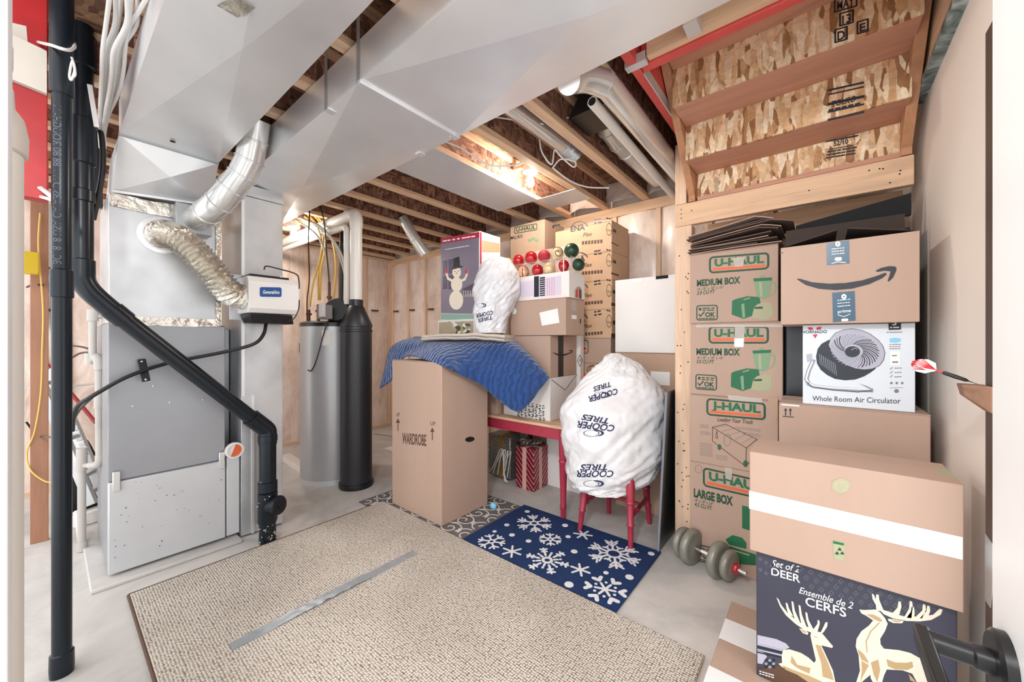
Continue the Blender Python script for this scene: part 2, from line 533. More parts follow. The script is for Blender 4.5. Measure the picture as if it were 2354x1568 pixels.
# ---- flat print on real faces
EPS = 0.0012
class Print:
    """collects flat ink shapes lying on one plane of a box; axis 'Y' (facing -Y), 'X' (facing +X) or 'Z' (facing +Z)"""
    def __init__(s, axis, plane, lift=EPS):
        s.axis = axis; s.pl = plane; s.lift = lift; s.mb = {}; s.lines = []; s.jit = 0.0
        s.n = {'Y': Vector((0, -1, 0)), 'X': Vector((1, 0, 0)), 'Z': Vector((0, 0, 1))}[axis]
    def at(s, px, py):
        return {'Y': atY, 'X': atX, 'Z': atZ}[s.axis](px, py, s.pl)
    def _mb(s, key): return s.mb.setdefault(key, MB())
    def poly(s, key, pts, lift=0):
        w_ = [s.at(*p) + s.n * (s.lift + lift - 0.0006) for p in pts]
        s._mb(key).prism(w_, s.n * 0.0006)
        return s
    def rect(s, key, x0, y0, x1, y1, lift=0):
        """rectangle whose sides follow the plane's own axes through two opposite photo corners"""
        a = s.at(x0, y0); b = s.at(x1, y1)
        if s.axis == 'Y': q = [(a.x, a.y, a.z), (b.x, a.y, a.z), (b.x, a.y, b.z), (a.x, a.y, b.z)]
        elif s.axis == 'X': q = [(a.x, a.y, a.z), (a.x, b.y, a.z), (a.x, b.y, b.z), (a.x, a.y, b.z)]
        else: q = [(a.x, a.y, a.z), (b.x, a.y, a.z), (b.x, b.y, a.z), (a.x, b.y, a.z)]
        w_ = [Vector(p) + s.n * (s.lift + lift - 0.0006) for p in q]
        s._mb(key).prism(w_, s.n * 0.0006)
        return s
    def stroke(s, key, pts, wpx, closed=False, lift=0):
        P = [s.at(*p) for p in pts]
        k = (P[0] - Vector((0, 0, CAM_H))).dot(FWD)
        wd = wpx / FPX * k / 2
        if closed: P.append(P[0])
        mb = s._mb(key)
        for a, b in zip(P, P[1:]):
            d = b - a
            if d.length < 1e-6: continue
            d.normalize()
            t = s.n.cross(d) * wd
            e = d * wd * 0.5
            s.jit = (s.jit + 0.000013) % 0.0001
            o_ = s.n * (s.lift + lift - 0.0006 + s.jit)
            mb.prism([a - e - t + o_, b + e - t + o_, b + e + t + o_, a - e + t + o_], s.n * 0.0006)
        return s
    def text(s, key, txt, a, b, hpx, shear=0.0, bold=0.0, lift=0):
        A = s.at(*a); B = s.at(*b)
        k = (A - Vector((0, 0, CAM_H))).dot(FWD)
        hw = hpx / FPX * k
        vs, fs = glyphs(txt, shear, bold)
        xs = [v[0] for v in vs]; x0, x1 = min(xs), max(xs)
        up = UP if s.axis != 'Z' else s.n.cross((B - A).normalized())
        w_ = [A + (B - A) * ((v[0] - x0) / (x1 - x0)) + up * (v[1] / 0.7 * hw) + s.n * (s.lift + lift) for v in vs]
        s.lines.append((key, MB().add(w_, fs)))
        return s
    def dashes(s, key, a, b, hpx, lift=0):
        n = max(2, int(abs(b[0] - a[0]) / (hpx * 2.2)))
        rd = random.Random(int(a[0] * 7 + a[1]))
        for i in range(n):
            u0 = (i + .08) / n; u1 = (i + .55 + .35 * rd.random()) / n
            p = (a[0] + (b[0] - a[0]) * u0, a[1] + (b[1] - a[1]) * u0 - hpx / 2); q = (a[0] + (b[0] - a[0]) * u1, a[1] + (b[1] - a[1]) * u1 - hpx / 2)
            s.stroke(key, [p, q], hpx * .7, lift=lift)
        return s
    def done(s, parent, name='printed_art'):
        for key, mb in s.mb.items():
            obj(PRINT_NAMES.get(key, name), mb, M[key], parent, smooth=0)
        for key, mb in s.lines:
            obj('lettering', mb, M[key], parent, smooth=0)
PRINT_NAMES = {'tape': 'tape', 'ptape': 'printed_tape', 'btape': 'printed_tape'}
_G = {}
def glyphs(txt, shear=0.0, bold=0.0):
    key = (txt, shear, bold)
    if key in _G: return _G[key]
    c = bpy.data.curves.new('lettering', 'FONT')
    c.body = txt; c.shear = shear; c.offset = bold; c.resolution_u = 3; c.size = 1.0
    o = bpy.data.objects.new('lettering', c)
    me = bpy.data.meshes.new_from_object(o)
    vs = [tuple(v.co) for v in me.vertices]; fs = [tuple(p.vertices) for p in me.polygons]
    bpy.data.objects.remove(o); bpy.data.curves.remove(c); bpy.data.meshes.remove(me)
    _G[key] = (vs, fs)
    return vs, fs
def ell(cx, cy, rx, ry, n=24, rot=0.0, a0=0, a1=360):
    out = []
    for i in range(n):
        t = math.radians(a0 + (a1 - a0) * i / (n if a1 - a0 == 360 else n - 1))
        x, y = rx * math.cos(t), ry * math.sin(t)
        out.append((cx + x * math.cos(rot) - y * math.sin(rot), cy + x * math.sin(rot) + y * math.cos(rot)))
    return out
def rrect(x0, y0, x1, y1, r, skew=0.0, n=4):
    """rounded rectangle in photo pixels; skew = dy per px of x"""
    out = []
    for cx, cy, a in ((x1 - r, y0 + r, -90), (x1 - r, y1 - r, 0), (x0 + r, y1 - r, 90), (x0 + r, y0 + r, 180)):
        for i in range(n + 1):
            t = math.radians(a + 90 * i / n)
            x, y = cx + r * math.cos(t), cy + r * math.sin(t)
            out.append((x, y + skew * (x - x0)))
    return out

def carton(name, label, x0, x1, y0, y1, z0, z1, m='card', group=None, cat='box', seam='X', flaps=True, tape=True, bev=0.004):
    t = thing(name, label, cat, ((x0 + x1) / 2, (y0 + y1) / 2, z0), group)
    if flaps:
        obj('body', MB().box(x0, x1, y0, y1, z0, z1 - 0.004), M[m], t, bev)
        if seam == 'X':
            ym = (y0 + y1) / 2
            obj('top_flap', MB().box(x0, x1, y0, ym - 0.002, z1 - 0.0038, z1), M[m], t)
            obj('top_flap', MB().box(x0, x1, ym + 0.002, y1, z1 - 0.0038, z1), M[m], t)
            if tape: obj('tape', MB().box(x0 + .001, x1 - .001, ym - 0.025, ym + 0.025, z1, z1 + 0.0007), M['tape'], t)
        else:
            xm = (x0 + x1) / 2
            obj('top_flap', MB().box(x0, xm - 0.002, y0, y1, z1 - 0.0038, z1), M[m], t)
            obj('top_flap', MB().box(xm + 0.002, x1, y0, y1, z1 - 0.0038, z1), M[m], t)
            if tape: obj('tape', MB().box(xm - 0.025, xm + 0.025, y0 + .001, y1 - .001, z1, z1 + 0.0007), M['tape'], t)
    else:
        obj('body', MB().box(x0, x1, y0, y1, z0, z1), M[m], t, bev)
    return t
# ================================================================== THE SETTING
JZ = 2.58            # underside of the floor joists
DZ = 2.82            # underside of the deck above
XL, YB, XR = -5.19, 3.38, 0.37
struct('floor', MB().box(XL - .1, 1.2, -1.6, YB + .1, -0.06, 0), M['floor'])

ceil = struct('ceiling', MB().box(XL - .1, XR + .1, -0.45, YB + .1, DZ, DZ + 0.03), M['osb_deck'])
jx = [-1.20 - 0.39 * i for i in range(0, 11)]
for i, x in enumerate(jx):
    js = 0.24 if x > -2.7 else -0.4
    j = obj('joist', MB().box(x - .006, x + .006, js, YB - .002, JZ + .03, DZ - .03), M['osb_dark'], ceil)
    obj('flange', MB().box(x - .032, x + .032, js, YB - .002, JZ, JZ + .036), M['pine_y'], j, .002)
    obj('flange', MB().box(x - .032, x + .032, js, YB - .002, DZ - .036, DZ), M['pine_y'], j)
x = -0.80
j = obj('joist', MB().box(x - .006, x + .006, 1.6, YB - .002, JZ + .03, DZ - .03), M['osb_dark'], ceil)
obj('flange', MB().box(x - .032, x + .032, 1.6, YB - .002, JZ, JZ + .036), M['pine_y'], j, .002)

# back wall (perpendicular to the joists) and left wall: studs with poly-covered insulation between
wb = struct('wall_back', MB().box(XL - .1, 0.5, YB + .10, YB + .16, 0, DZ), M['beige_wall'])
wl = struct('wall_left', MB().box(XL - .16, XL - .10, -1.6, YB + .16, 0, DZ), M['beige_wall'])
def batt(u0, u1, z0, z1, side, parent):
    nu, nz = 7, 16
    rnd = random.Random(int(u0 * 1000) + 5)
    off = Vector((rnd.random() * 9, rnd.random() * 9, 0))
    vs = []; fs = []
    for iz in range(nz + 1):
        for iu in range(nu + 1):
            a, b = iu / nu, iz / nz
            d = 0.026 * (math.sin(math.pi * a) ** 0.5) + 0.012 * noise.noise(Vector((a * 2.2, b * 8, 0)) + off) - 0.012
            u = u0 + (u1 - u0) * a; z = z0 + (z1 - z0) * b
            vs.append((u, YB + .012 - d, z) if side == 'Y' else (XL - .012 + d, u, z))
    for iz in range(nz):
        for iu in range(nu):
            k = iz * (nu + 1) + iu
            fs.append((k, k + 1, k + nu + 2, k + nu + 1))
    obj('insulation_batt', MB().add(vs, fs), M['batt'], parent, smooth=80)
studs = [XL + 0.02 + 0.407 * i for i in range(0, 14)]
for a, b in zip(studs, studs[1:]):
    batt(a + .019, b - .019, 0.04, 2.49, 'Y', wb)
for s in studs:
    obj('stud', MB().box(s - .019, s + .019, YB, YB + .09, .04, 2.49), M['pine_z'], wb)
obj('bottom_plate', MB().box(XL, 0.4, YB - .004, YB + .09, 0, .04), M['pine_x'], wb)
obj('top_plate', MB().box(XL, 0.4, YB - .006, YB + .09, 2.49, JZ - .002), M['pine_x'], wb)
ystuds = [YB - .02 - 0.407 * i for i in range(0, 11)]
for a, b in zip(ystuds, ystuds[1:]):
    batt(b + .019, a - .019, 0.04, 2.54, 'X', wl)
for s in ystuds:
    obj('stud', MB().box(XL - .09, XL, s - .019, s + .019, .04, 2.54), M['pine_z'], wl)
obj('bottom_plate', MB().box(XL - .09, XL + .004, -1.0, YB, 0, .04), M['pine_y'], wl)
obj('top_plate', MB().box(XL - .09, XL + .006, -1.0, YB, 2.54, JZ - .002), M['pine_y'], wl)
# insulation tucked into the joist ends over the back wall
for i, x in enumerate(jx[:9]):
    xa = x + .02; xb = x + .37
    vs = []; fs = []
    for iu in range(9):
        for iv in range(6):
            a, b = iu / 8, iv / 5
            d = 0.05 + 0.10 * math.sin(math.pi * a) ** .6 * (1 - b) + 0.03 * noise.noise(Vector((a * 3 + i * 5, b * 4, i)))
            vs.append((xa + (xb - xa) * a, YB - d * (1 - .4 * b), JZ + .005 + .22 * b))
    for iu in range(8):
        for iv in range(5):
            k = iu * 6 + iv
            fs.append((k, k + 6, k + 7, k + 1))
    obj('insulation_batt', MB().add(vs, fs), M['batt'], wb, smooth=80)
# pipe clips showing as dark slots in the poly
for px, py in ((862, 714), (910, 716), (947, 713), (990, 711)):
    p = atY(px, py, YB - .03) if px > 900 else atX(px, py, XL + .03)
    if px > 900: mb = MB().box(p.x - .05, p.x + .05, YB - .045, YB - .02, p.z - .012, p.z + .012)
    else: mb = MB().box(XL + .01, XL + .045, p.y - .05, p.y + .05, p.z - .012, p.z + .012)
    obj('clip', mb, M['brown_ink'], wb if px > 900 else wl)

# right-hand drywall, door casing, shadow strip and the open door
wr = struct('wall_right', MB().box(XR, XR + .05, 1.52, YB + .1, 0, 2.41), M['beige_wall'])
obj('drywall_return', MB().box(XR, XR + .05, 2.54, YB + .1, 2.412, DZ), M['beige_wall'], wr)
struct('trim_1', MB().box(-1.10, -0.985, -0.30, -0.0405, 0, 2.75), M['white_paint'], bevel=.004)
jm = struct('shadow_strip', MB().box(.338, .3695, 1.50, 1.56, 0, 2.13), M['shadow_gap'])  # dark strip put in for the shadowed gap between wall and open door
obj('strike_plate', MB().prism([(.3375, 1.50, .70), (.3375, 1.50, .81), (.3375, 1.556, .815), (.3375, 1.556, .64), (.3375, 1.515, .64)], (-.0015, 0, 0)), M['galv_dark'], jm)
dr = struct('door_1', MB().box(.150, .187, -0.12, 0.672, 0.01, 2.75), M['white_paint'], bevel=.003)
hz, hy = 0.985, 0.622
obj('rosette', MB().lathe([(.001, 0), (.033, 0), (.033, .008), (.029, .011), (.001, .011)], (.1499, hy, hz), 32, (-1, 0, 0), caps=False), M['black'], dr)
hn = obj('handle', MB().lathe([(.0001, .0), (.0125, .0), (.0125, .012), (.0105, .014), (.0105, .052), (.0001, .052)], (.139, hy, hz), 24, (-1, 0, 0), caps=False), M['black'], dr)
obj('lever', MB().box(.0835, .0965, hy - .125, hy + .012, hz - .0105, hz + .0105), M['black'], hn, .003)

# ================================================================== STAIRCASE
SX0, SX1 = -0.64, 0.333
st = thing('staircase', 'open-backed wooden staircase seen from below with strand-board risers', 'staircase', (-.15, 2.54, 2.0))
obj('header_board', MB().box(-.722, .340, 2.54, 2.578, 2.05, 2.19), M['pine_x'], st, .004)
obj('header_board', MB().box(-.60, .340, 2.86, 2.90, 1.90, 2.12), M['pine_x'], st, .003)
obj('landing_edge', MB().box(SX0 + .05, SX1, 2.545, 2.60, 2.192, 2.215), M['ply'], st)
steps = [(2.56, 2.215, 2.36), (2.315, 2.36, 2.55), (2.07, 2.55, 2.74)]
rs = []
for i, (y, z0, z1) in enumerate(steps):
    rs.append(obj('riser', MB().box(SX0 + .04, SX1 - .03, y, y + .012, z0, z1), M['osb_light'], st))
    obj('tread', MB().box(SX0 + .04, SX1 - .03, y - .232, y + .03, z1 + .001, z1 + .024), M['ply'], st, .003)
for xs, nm in ((SX0, 'stringer'), (SX1 - .038, 'stringer')):
    # sawtooth stringer: bottom edge slopes, top follows the steps
    pts = [(2.60, 2.192), (2.60, 2.36), (2.33, 2.36), (2.33, 2.55), (2.085, 2.55), (2.085, 2.74), (1.84, 2.74), (1.84, 2.80), (1.97, 2.80), (2.50, 2.30), (2.545, 2.192)]
    pts = [(2.575, 2.192), (2.60, 2.192), (2.60, 2.81), (1.80, 2.81), (1.80, 2.76), (1.90, 2.76)]
    low = [(2.545, 2.192), (2.545, 2.245), (1.99, 2.80)]
    poly = [(2.60, 2.192), (2.60, 2.82), (1.93, 2.82), (2.535, 2.225), (2.535, 2.192)]
    obj(nm, MB().prism([(xs, a, b) for a, b in poly], (.038, 0, 0)), M['stringer'], st, .002)
sp = Print('Y', 2.07, .0015)
def stamp(P, key, s, x0, x1, y1, h, sk, box=True):
    P.text(key, s, (x0, y1), (x1, y1 + sk * (x1 - x0)), h, bold=.02)
    if box: P.stroke(key, [(x0 - 5, y1 + 4), (x1 + 5, y1 + 4 + sk * (x1 - x0 + 10)), (x1 + 5, y1 - h - 5 + sk * (x1 - x0 + 10)), (x0 - 5, y1 - h - 5)], 3, True)
stamp(sp, 'ink', 'MAY', 1924, 1964, 24, 20, -.28)
stamp(sp, 'ink', '13', 1936, 1956, 56, 19, -.28)
stamp(sp, 'ink', 'D', 1925, 1942, 94, 20, -.28)
stamp(sp, 'ink', 'E', 1976, 1990, 74, 18, -.28)
sp.done(rs[2], 'printed_stamp')
sp = Print('Y', 2.315, .0015)
for y, wd in ((196, 4), (206, 3), (228, 6), (246, 4), (264, 5)):
    sp.stroke('ink', [(1904, y + 12), (1985, y - 6)], wd)
sp.text('ink', 'TOLKO', (1912, 246), (1968, 233), 13, shear=.2, bold=.02)
sp.dashes('ink', (1905, 257), (1980, 240), 6)
sp.done(rs[1], 'printed_stamp')
sp = Print('Y', 2.56, .0015)
sp.stroke('ink', [(1902, 318), (1972, 305)], 4)
sp.stroke('ink', [(1898, 326), (1972, 312)], 3)
sp.text('ink', '52/10', (1916, 336), (1950, 330), 11, bold=.03)
sp.stroke('ink', [(1906, 344), (1962, 334)], 2)
for k in range(3): sp.dashes('ink', (1902 - k * 2, 352 + k * 7), (1970 - k, 341 + k * 7), 5)
sp.done(rs[0], 'printed_stamp')
hs = [(1998, 392), (2030, 388), (2022, 388), (2070, 392), (2068, 400), (2046, 420), (1860, 438), (1566, 482), (1566, 492), (1566, 502), (1590, 484)]
mb = MB()
for p in hs:
    q = atY(*p, 2.5395); mb.box(q.x - .003, q.x + .003, 2.5385, 2.54, q.z - .003, q.z + .003)
obj('nail_hole', mb, M['hole'], st, kind='stuff')
pst = single('wooden_post', MB().box(-.722, -.622, 2.540, 2.630, 0, 2.049), M['pine_z'], 'pine stud post at the front left corner under the stairs', 'post', bevel=.004)
mb = MB(); rn = random.Random(4)
for i in range(34):
    x = -.722 + .012 + .074 * rn.random(); z = .1 + 1.9 * rn.random()
    mb.box(x - .0035, x + .0035, 2.5390, 2.5402, z - .0035, z + .0035)
obj('nail_hole', mb, M['hole'], pst, kind='stuff')
single('wooden_post', MB().box(-.722, -.655, 2.545, 2.63, 2.192, JZ - .002), M['pine_z'], 'short pine post standing on the stair header board below the ceiling', 'post', bevel=.003)
# opening: red beams and zinc hangers
single('rim_board', MB().box(-.60, XR + .1, 1.685, 1.722, JZ + .012, DZ - .002), M['pine_x'], 'tan rim board fixed along the front of the red stair beam', 'board')
rb = single('engineered_beam', MB().box(-.64, XR + .1, 1.725, 1.77, JZ, DZ - .002), M['red_beam'], 'red painted beam running across above the staircase', 'beam', bevel=.003)
single('engineered_beam', MB().box(-.685, -.645, 1.45, 3.37, JZ, DZ - .002), M['red_beam'], 'red painted beam running back along the left side of the stair opening', 'beam', bevel=.003)
for i, x in enumerate((-.40, -.01)):
    t = thing('blocking_joist', ('short tan joist end hung on the red stair beam, left one', 'short tan joist end hung on the red stair beam, right one')[i], 'joist', (x, 1.60, JZ))
    obj('joist_body', MB().box(x - .022, x + .022, 1.42, 1.682, JZ + .002, DZ - .002), M['pine_y'], t, .002)
    obj('joist_hanger', MB().box(x - .026, x + .026, 1.60, 1.684, JZ - .002, JZ + .06), M['silver_paint'], t, .001)
h = single('beam_hanger', MB().box(-.70, -.605, 1.68, 1.722, JZ - .003, JZ + .04).box(-.644, -.640, 1.77, 2.30, JZ - .006, JZ + .05), M['silver_paint'], 'zinc beam hanger where the two red beams meet', 'bracket')
single('wall_cap_strip', MB().box(.334, .372, 1.40, 2.535, 2.411, 2.437), M['strip'], 'mottled blue-grey foil strip along the top of the beige drywall', 'strip')
single('stair_side_board', MB().box(.345, .372, 1.40, 2.535, 2.44, DZ - .002), M['pine_y'], 'tan board above the foil strip on the right side of the stairs', 'board')

# ================================================================== DUCTS
def duct_section(parent, x0, x1, y0, y1, z0, z1, sag=.012):
    """box duct with a cross-broken (pyramid) bottom sheet"""
    mb = MB()
    cx, cy = (x0 + x1) / 2, (y0 + y1) / 2
    mb.add([(x0, y0, z0), (x1, y0, z0), (x1, y1, z0), (x0, y1, z0), (cx, cy, z0 - sag), (x0, y0, z1), (x1, y0, z1), (x1, y1, z1), (x0, y1, z1)],
           [(1, 0, 4), (2, 1, 4), (3, 2, 4), (0, 3, 4), (5, 6, 7, 8), (0, 1, 6, 5), (1, 2, 7, 6), (2, 3, 8, 7), (3, 0, 5, 8)])
    return obj('duct_section', mb, M['galv'], parent, smooth=0)
D0, D1 = 2.40, 2.572
d1 = thing('supply_duct', 'wide sheet-metal duct running overhead from the top of the furnace', 'duct', (-2.9, .44, 2.14))
duct_section(d1, -2.83, -.40, .23, .65, D0, D1, .028)
duct_section(d1, -.395, 1.0, .23, .65, D0, D1)
# sloping cross-broken throat between plenum and duct
mb = MB()
a = [(-3.02, .222, 2.145), (-3.02, .655, 2.185), (-2.83, .65, 2.397), (-2.83, .23, 2.397)]
ctr = sum((Vector(p) for p in a), Vector()) / 4 + Vector((.035, 0, -.02))
back = [(p[0] - .45, p[1], p[2]) for p in a]
mb.add(a + [ctr] + back, [(0, 1, 4), (1, 2, 4), (2, 3, 4), (3, 0, 4), (1, 6, 7, 2), (0, 3, 8, 5), (3, 2, 7, 8), (0, 5, 6, 1), (5, 8, 7, 6)])
obj('throat', mb, M['galv'], d1, smooth=0)
obj('drive_slip', MB().bar((-2.828, .228, 2.397), (-2.828, .652, 2.397), .012, .012), M['galv_dark'], d1)
obj('drive_slip', MB().bar((-3.012, .22, 2.143), (-3.012, .66, 2.183), .02, .012), M['galv'], d1)
p = atZ(397, 323, D0 - .004)
obj('test_hole', MB().lathe([(.0001, 0), (.012, 0), (.012, .0015), (.0001, .0015)], (p.x, p.y, D0 - .0105), 20, caps=False), M['hole'], d1)

d2 = thing('return_duct', 'largest sheet-metal duct crossing the ceiling diagonally through the photo', 'duct', (-1.5, 1.09, 2.40))
duct_section(d2, -3.94, -1.485, .815, 1.365, D0, D1, .036)
duct_section(d2, -1.480, .30, .815, 1.365, D0, D1, .036)
obj('drive_slip', MB().box(-1.494, -1.472, .812, 1.368, D0 - .012, D0 + .004), M['galv'], d2)
p = atZ(731, 384, D0)
obj('test_hole', MB().lathe([(.0001, 0), (.014, 0), (.014, .0015), (.0001, .0015)], (p.x, p.y, D0 - .022), 20, caps=False), M['hole'], d2)
for x in (-1.49, -1.78):
    hs_ = obj('hanger_strap', MB().box(x - .013, x + .013, .8125, .8145, D0 - .004, DZ - .05), M['galv_dark'], d2)
    obj('strap_foot', MB().box(x - .02, x + .02, .8125, .855, D0 - .006, D0 - .002), M['galv'], hs_)
    obj('strap_foot', MB().box(x - .02, x + .02, 1.33, 1.37, D0 - .010, D0 - .002), M['galv'], d2)
rd = thing('return_drop', 'vertical sheet-metal duct dropping from the big duct to the floor beside the furnace', 'duct', (-3.22, .94, 0))
obj('duct_body', MB().box(-3.45, -3.0, .812, 1.065, .012, 2.30), M['galv_mid'], rd, .003)
obj('duct_collar', MB().box(-3.455, -2.995, .808, 1.07, 2.302, 2.325).box(-3.45, -3.0, .812, 1.065, 2.325, 2.378), M['galv_mid'], rd)
obj('corner_seam', MB().box(-2.999, -2.99, .87, .885, .012, .95).box(-2.999, -2.992, .812, .83, .95, 2.29), M['galv'], rd)

# panned joist sheet and the second lampholder bay
pan = [atZ(885, 388, JZ - .003), atZ(985, 343, JZ - .003), atZ(1243, 458, JZ - .003), atZ(1172, 487, JZ - .003)]
x0p, x1p = -2.41, -1.945
single('joist_pan', MB().box(x0p, x1p, 1.40, pan[2].y, JZ - .005, JZ - .002), M['furnace_white'], 'flat grey metal sheet nailed under the joists beside the lit bay', 'panel')
pb = atZ(1315, 440, JZ - .003)
single('joist_pan', MB().box(-1.95, -1.56, 2.74, 3.02, JZ - .005, JZ - .002), M['furnace_white'], 'small grey metal sheet under the joists just past the hanging bulb', 'panel')

# ================================================================== FURNACE
fu = thing('furnace', 'grey upright furnace with a speckled lower access door', 'furnace', (-3.4, .465, 0))
obj('base_pad', MB().box(-3.85, -2.93, .135, .80, 0, .022), M['floor'], fu, .006)
obj('cabinet', MB().box(-3.75, -3.036, .205, .728, .04, 1.42), M['furnace_grey'], fu, .004)
ud = obj('upper_door', MB().box(-3.0355, -3.022, .203, .730, .545, 1.415), M['furnace_grey'], fu, .005)
ld = obj('lower_door', MB().box(-3.0355, -3.012, .203, .730, .035, .540), M['furnace_white'], fu, .006)
for y in (.235, .708):
    obj('latch', MB().box(-3.012, -3.000, y - .016, y + .016, .49, .60), M['screw'], ld, .004)
mb = MB(); rn = random.Random(8)
for i in range(34):
    y = .22 + .5 * rn.random(); z = .06 + .47 * rn.random(); L = .002 + .006 * rn.random(); t_ = .0008 + .0015 * rn.random()
    a = Vector((-3.0112, y, z)); b = a + Vector((0, L, L * .4))
    mb.bar(a, b, .001, t_ * 2)
obj('paint_chip', mb, M['black'], ld, kind='stuff', smooth=0)
for px, py in ((299, 868), (352, 888), (390, 926), (305, 934), (467, 919)):
    p = atX(px, py, -3.021)
    obj('screw', MB().lathe([(.0001, .003), (.005, .002), (.006, 0), (.0001, -.001)], p, 12, (1, 0, 0), caps=False), M['screw'], ud)
obj('plenum', MB().box(-3.60, -3.03, .207, .705, 1.422, 2.14), M['galv_mid'], fu, .004)
# crumpled foil tape along the plenum edges
def foil_strip(p, q, wv, n=26, amp=.006, nrm=Vector((1, 0, 0))):
    p = Vector(p); q = Vector(q); d = (q - p); wv = Vector(wv)
    vs = []; fs = []
    for i in range(n + 1):
        for j in range(5):
            c = p + d * (i / n) + wv * (j / 4 - .5)
            vs.append(c + nrm * (.004 + amp * (.5 + noise.noise(c * 22))) + wv * .10 * noise.noise(c * 9))
    for i in range(n):
        for j in range(4):
            k = i * 5 + j
            fs.append((k, k + 5, k + 6, k + 1))
    return MB().add(vs, fs)
obj('foil_tape', foil_strip((-3.028, .21, 2.10), (-3.028, .70, 2.10), (0, 0, .075)), M['foil'], fu, smooth=50)
obj('foil_tape', foil_strip((-3.028, .21, 1.435), (-3.028, .70, 1.435), (0, 0, .05)), M['foil'], fu, smooth=50)
obj('foil_tape', foil_strip((-3.028, .695, 1.45), (-3.028, .695, 2.10), (0, .03, 0)), M['foil'], fu, smooth=50)
fr = thing('filter_rack', 'narrow grey filter cabinet between the furnace and the return drop', 'filter rack', (-3.2, .77, .04))
obj('cover', MB().box(-3.40, -3.012, .735, .806, .04, .555), M['furnace_white'], fr, .003)
obj('gap_plate', MB().box(-3.40, -3.25, .735, .806, .56, 1.40), M['galv_dark'], fr)  # plate added to stand for the dark gap above the cover
p = atX(540, 1036, -2.985)
dm = obj('dial', MB().lathe([(.0001, .0), (.047, .0), (.052, .006), (.052, .026), (.041, .028), (.040, .018), (.0001, .018)], (-3.011, p.y, p.z), 36, (1, 0, 0), caps=False), M['white_card'], fr)
obj('dial_face', MB().prism([(-2.9925, p.y + .039 * math.cos(t), p.z + .039 * math.sin(t)) for t in [math.radians(-120 + 200 * i / 20) for i in range(21)]], (.002, 0, 0)), M['orange'], fr, label='orange wedge of the round dial')
# humidifier
hu = thing('humidifier', 'white box humidifier with a blue badge hung on the return drop', 'humidifier', (-2.89, .94, 1.42))
obj('housing', MB().prism([(-2.993, .79, 1.50), (-2.80, .79, 1.50), (-2.775, .79, 1.53), (-2.775, .79, 1.70), (-2.80, .79, 1.735), (-2.993, .79, 1.735)], (0, .30, 0)), M['white_card'], hu, .006)
obj('top_cover', MB().box(-2.99, -2.82, .81, 1.04, 1.736, 1.752), M['black'], hu, .003)
obj('drip_tray', MB().prism([(-2.985, .80, 1.495), (-2.79, .80, 1.495), (-2.82, .82, 1.435), (-2.97, .82, 1.435)], (0, .25, 0)), M['black'], hu, .004)
obj('mounting_plate', MB().box(-2.9985, -2.992, .745, .83, 1.46, 1.76), M['furnace_white'], hu, .003)
bg = Print('X', -2.775, .002)
bg.poly('blue_label', rrect(597, 660, 647, 682, 4, .02))
bg.text('white_ink', 'GeneralAire', (604, 675), (642, 676), 8, shear=.25, bold=.02, lift=.001)
bg.done(hu, 'badge')
obj('wire', MB().tube(spline([atK(607, 620, 2.32), atK(612, 612, 2.32), atK(640, 618, 2.4), atK(680, 630, 2.48), atK(687, 645, 2.5), atK(688, 664, 2.51)]), .004, 8), M['black'], hu)
obj('wire', MB().tube(spline([atK(688, 690, 2.55), atK(686, 712, 2.52), atK(676, 732, 2.5), atK(664, 737, 2.48)]), .0035, 8), M['black'], hu)
# flexible foil duct
def corrugated(path, r0, pitch, amp, n=28, jit=.004):
    P = spline(path, 14)
    L = [0]
    for a, b in zip(P, P[1:]): L.append(L[-1] + (b - a).length)
    N = int(L[-1] / pitch) * 4
    pts = []; rr = []
    j = 0
    for i in range(N + 1):
        s = L[-1] * i / N
        while j < len(L) - 2 and L[j + 1] < s: j += 1
        f = (s - L[j]) / max(1e-6, L[j + 1] - L[j])
        pts.append(P[j].lerp(P[j + 1], f)); rr.append(r0 + amp * math.sin(math.pi / 2 * i))
    mb = MB().tube(pts, rr, n)
    mb.v = [tuple(Vector(v) + Vector((noise.noise(Vector(v) * 40), noise.noise(Vector(v) * 40 + Vector((9, 0, 0))), noise.noise(Vector(v) * 40 + Vector((0, 9, 0))))) * jit) for v in mb.v]
    return mb
fx = thing('flexible_duct', 'crinkled foil flexible hose curving from plenum to white humidifier', 'duct', (-2.9, .6, 1.55))
obj('hose', corrugated([(-3.02, .42, 1.945), (-2.95, .43, 1.945), (-2.87, .49, 1.90), (-2.82, .57, 1.80), (-2.80, .645, 1.69), (-2.825, .71, 1.615), (-2.86, .775, 1.60)], .070, .024, .009), M['foil'], fx, smooth=60)
obj('collar', MB().lathe([(.072, 0), (.105, 0), (.105, .006), (.085, .010), (.085, .02), (.072, .02)], (-3.028, .42, 1.945), 32, (1, 0, 0), caps=False), M['galv'], fx)
obj('end_collar', MB().lathe([(.066, 0), (.078, 0), (.078, .03), (.066, .03)], (-2.865, .758, 1.60), 28, (0, 1, 0), caps=False), M['galv'], fx)
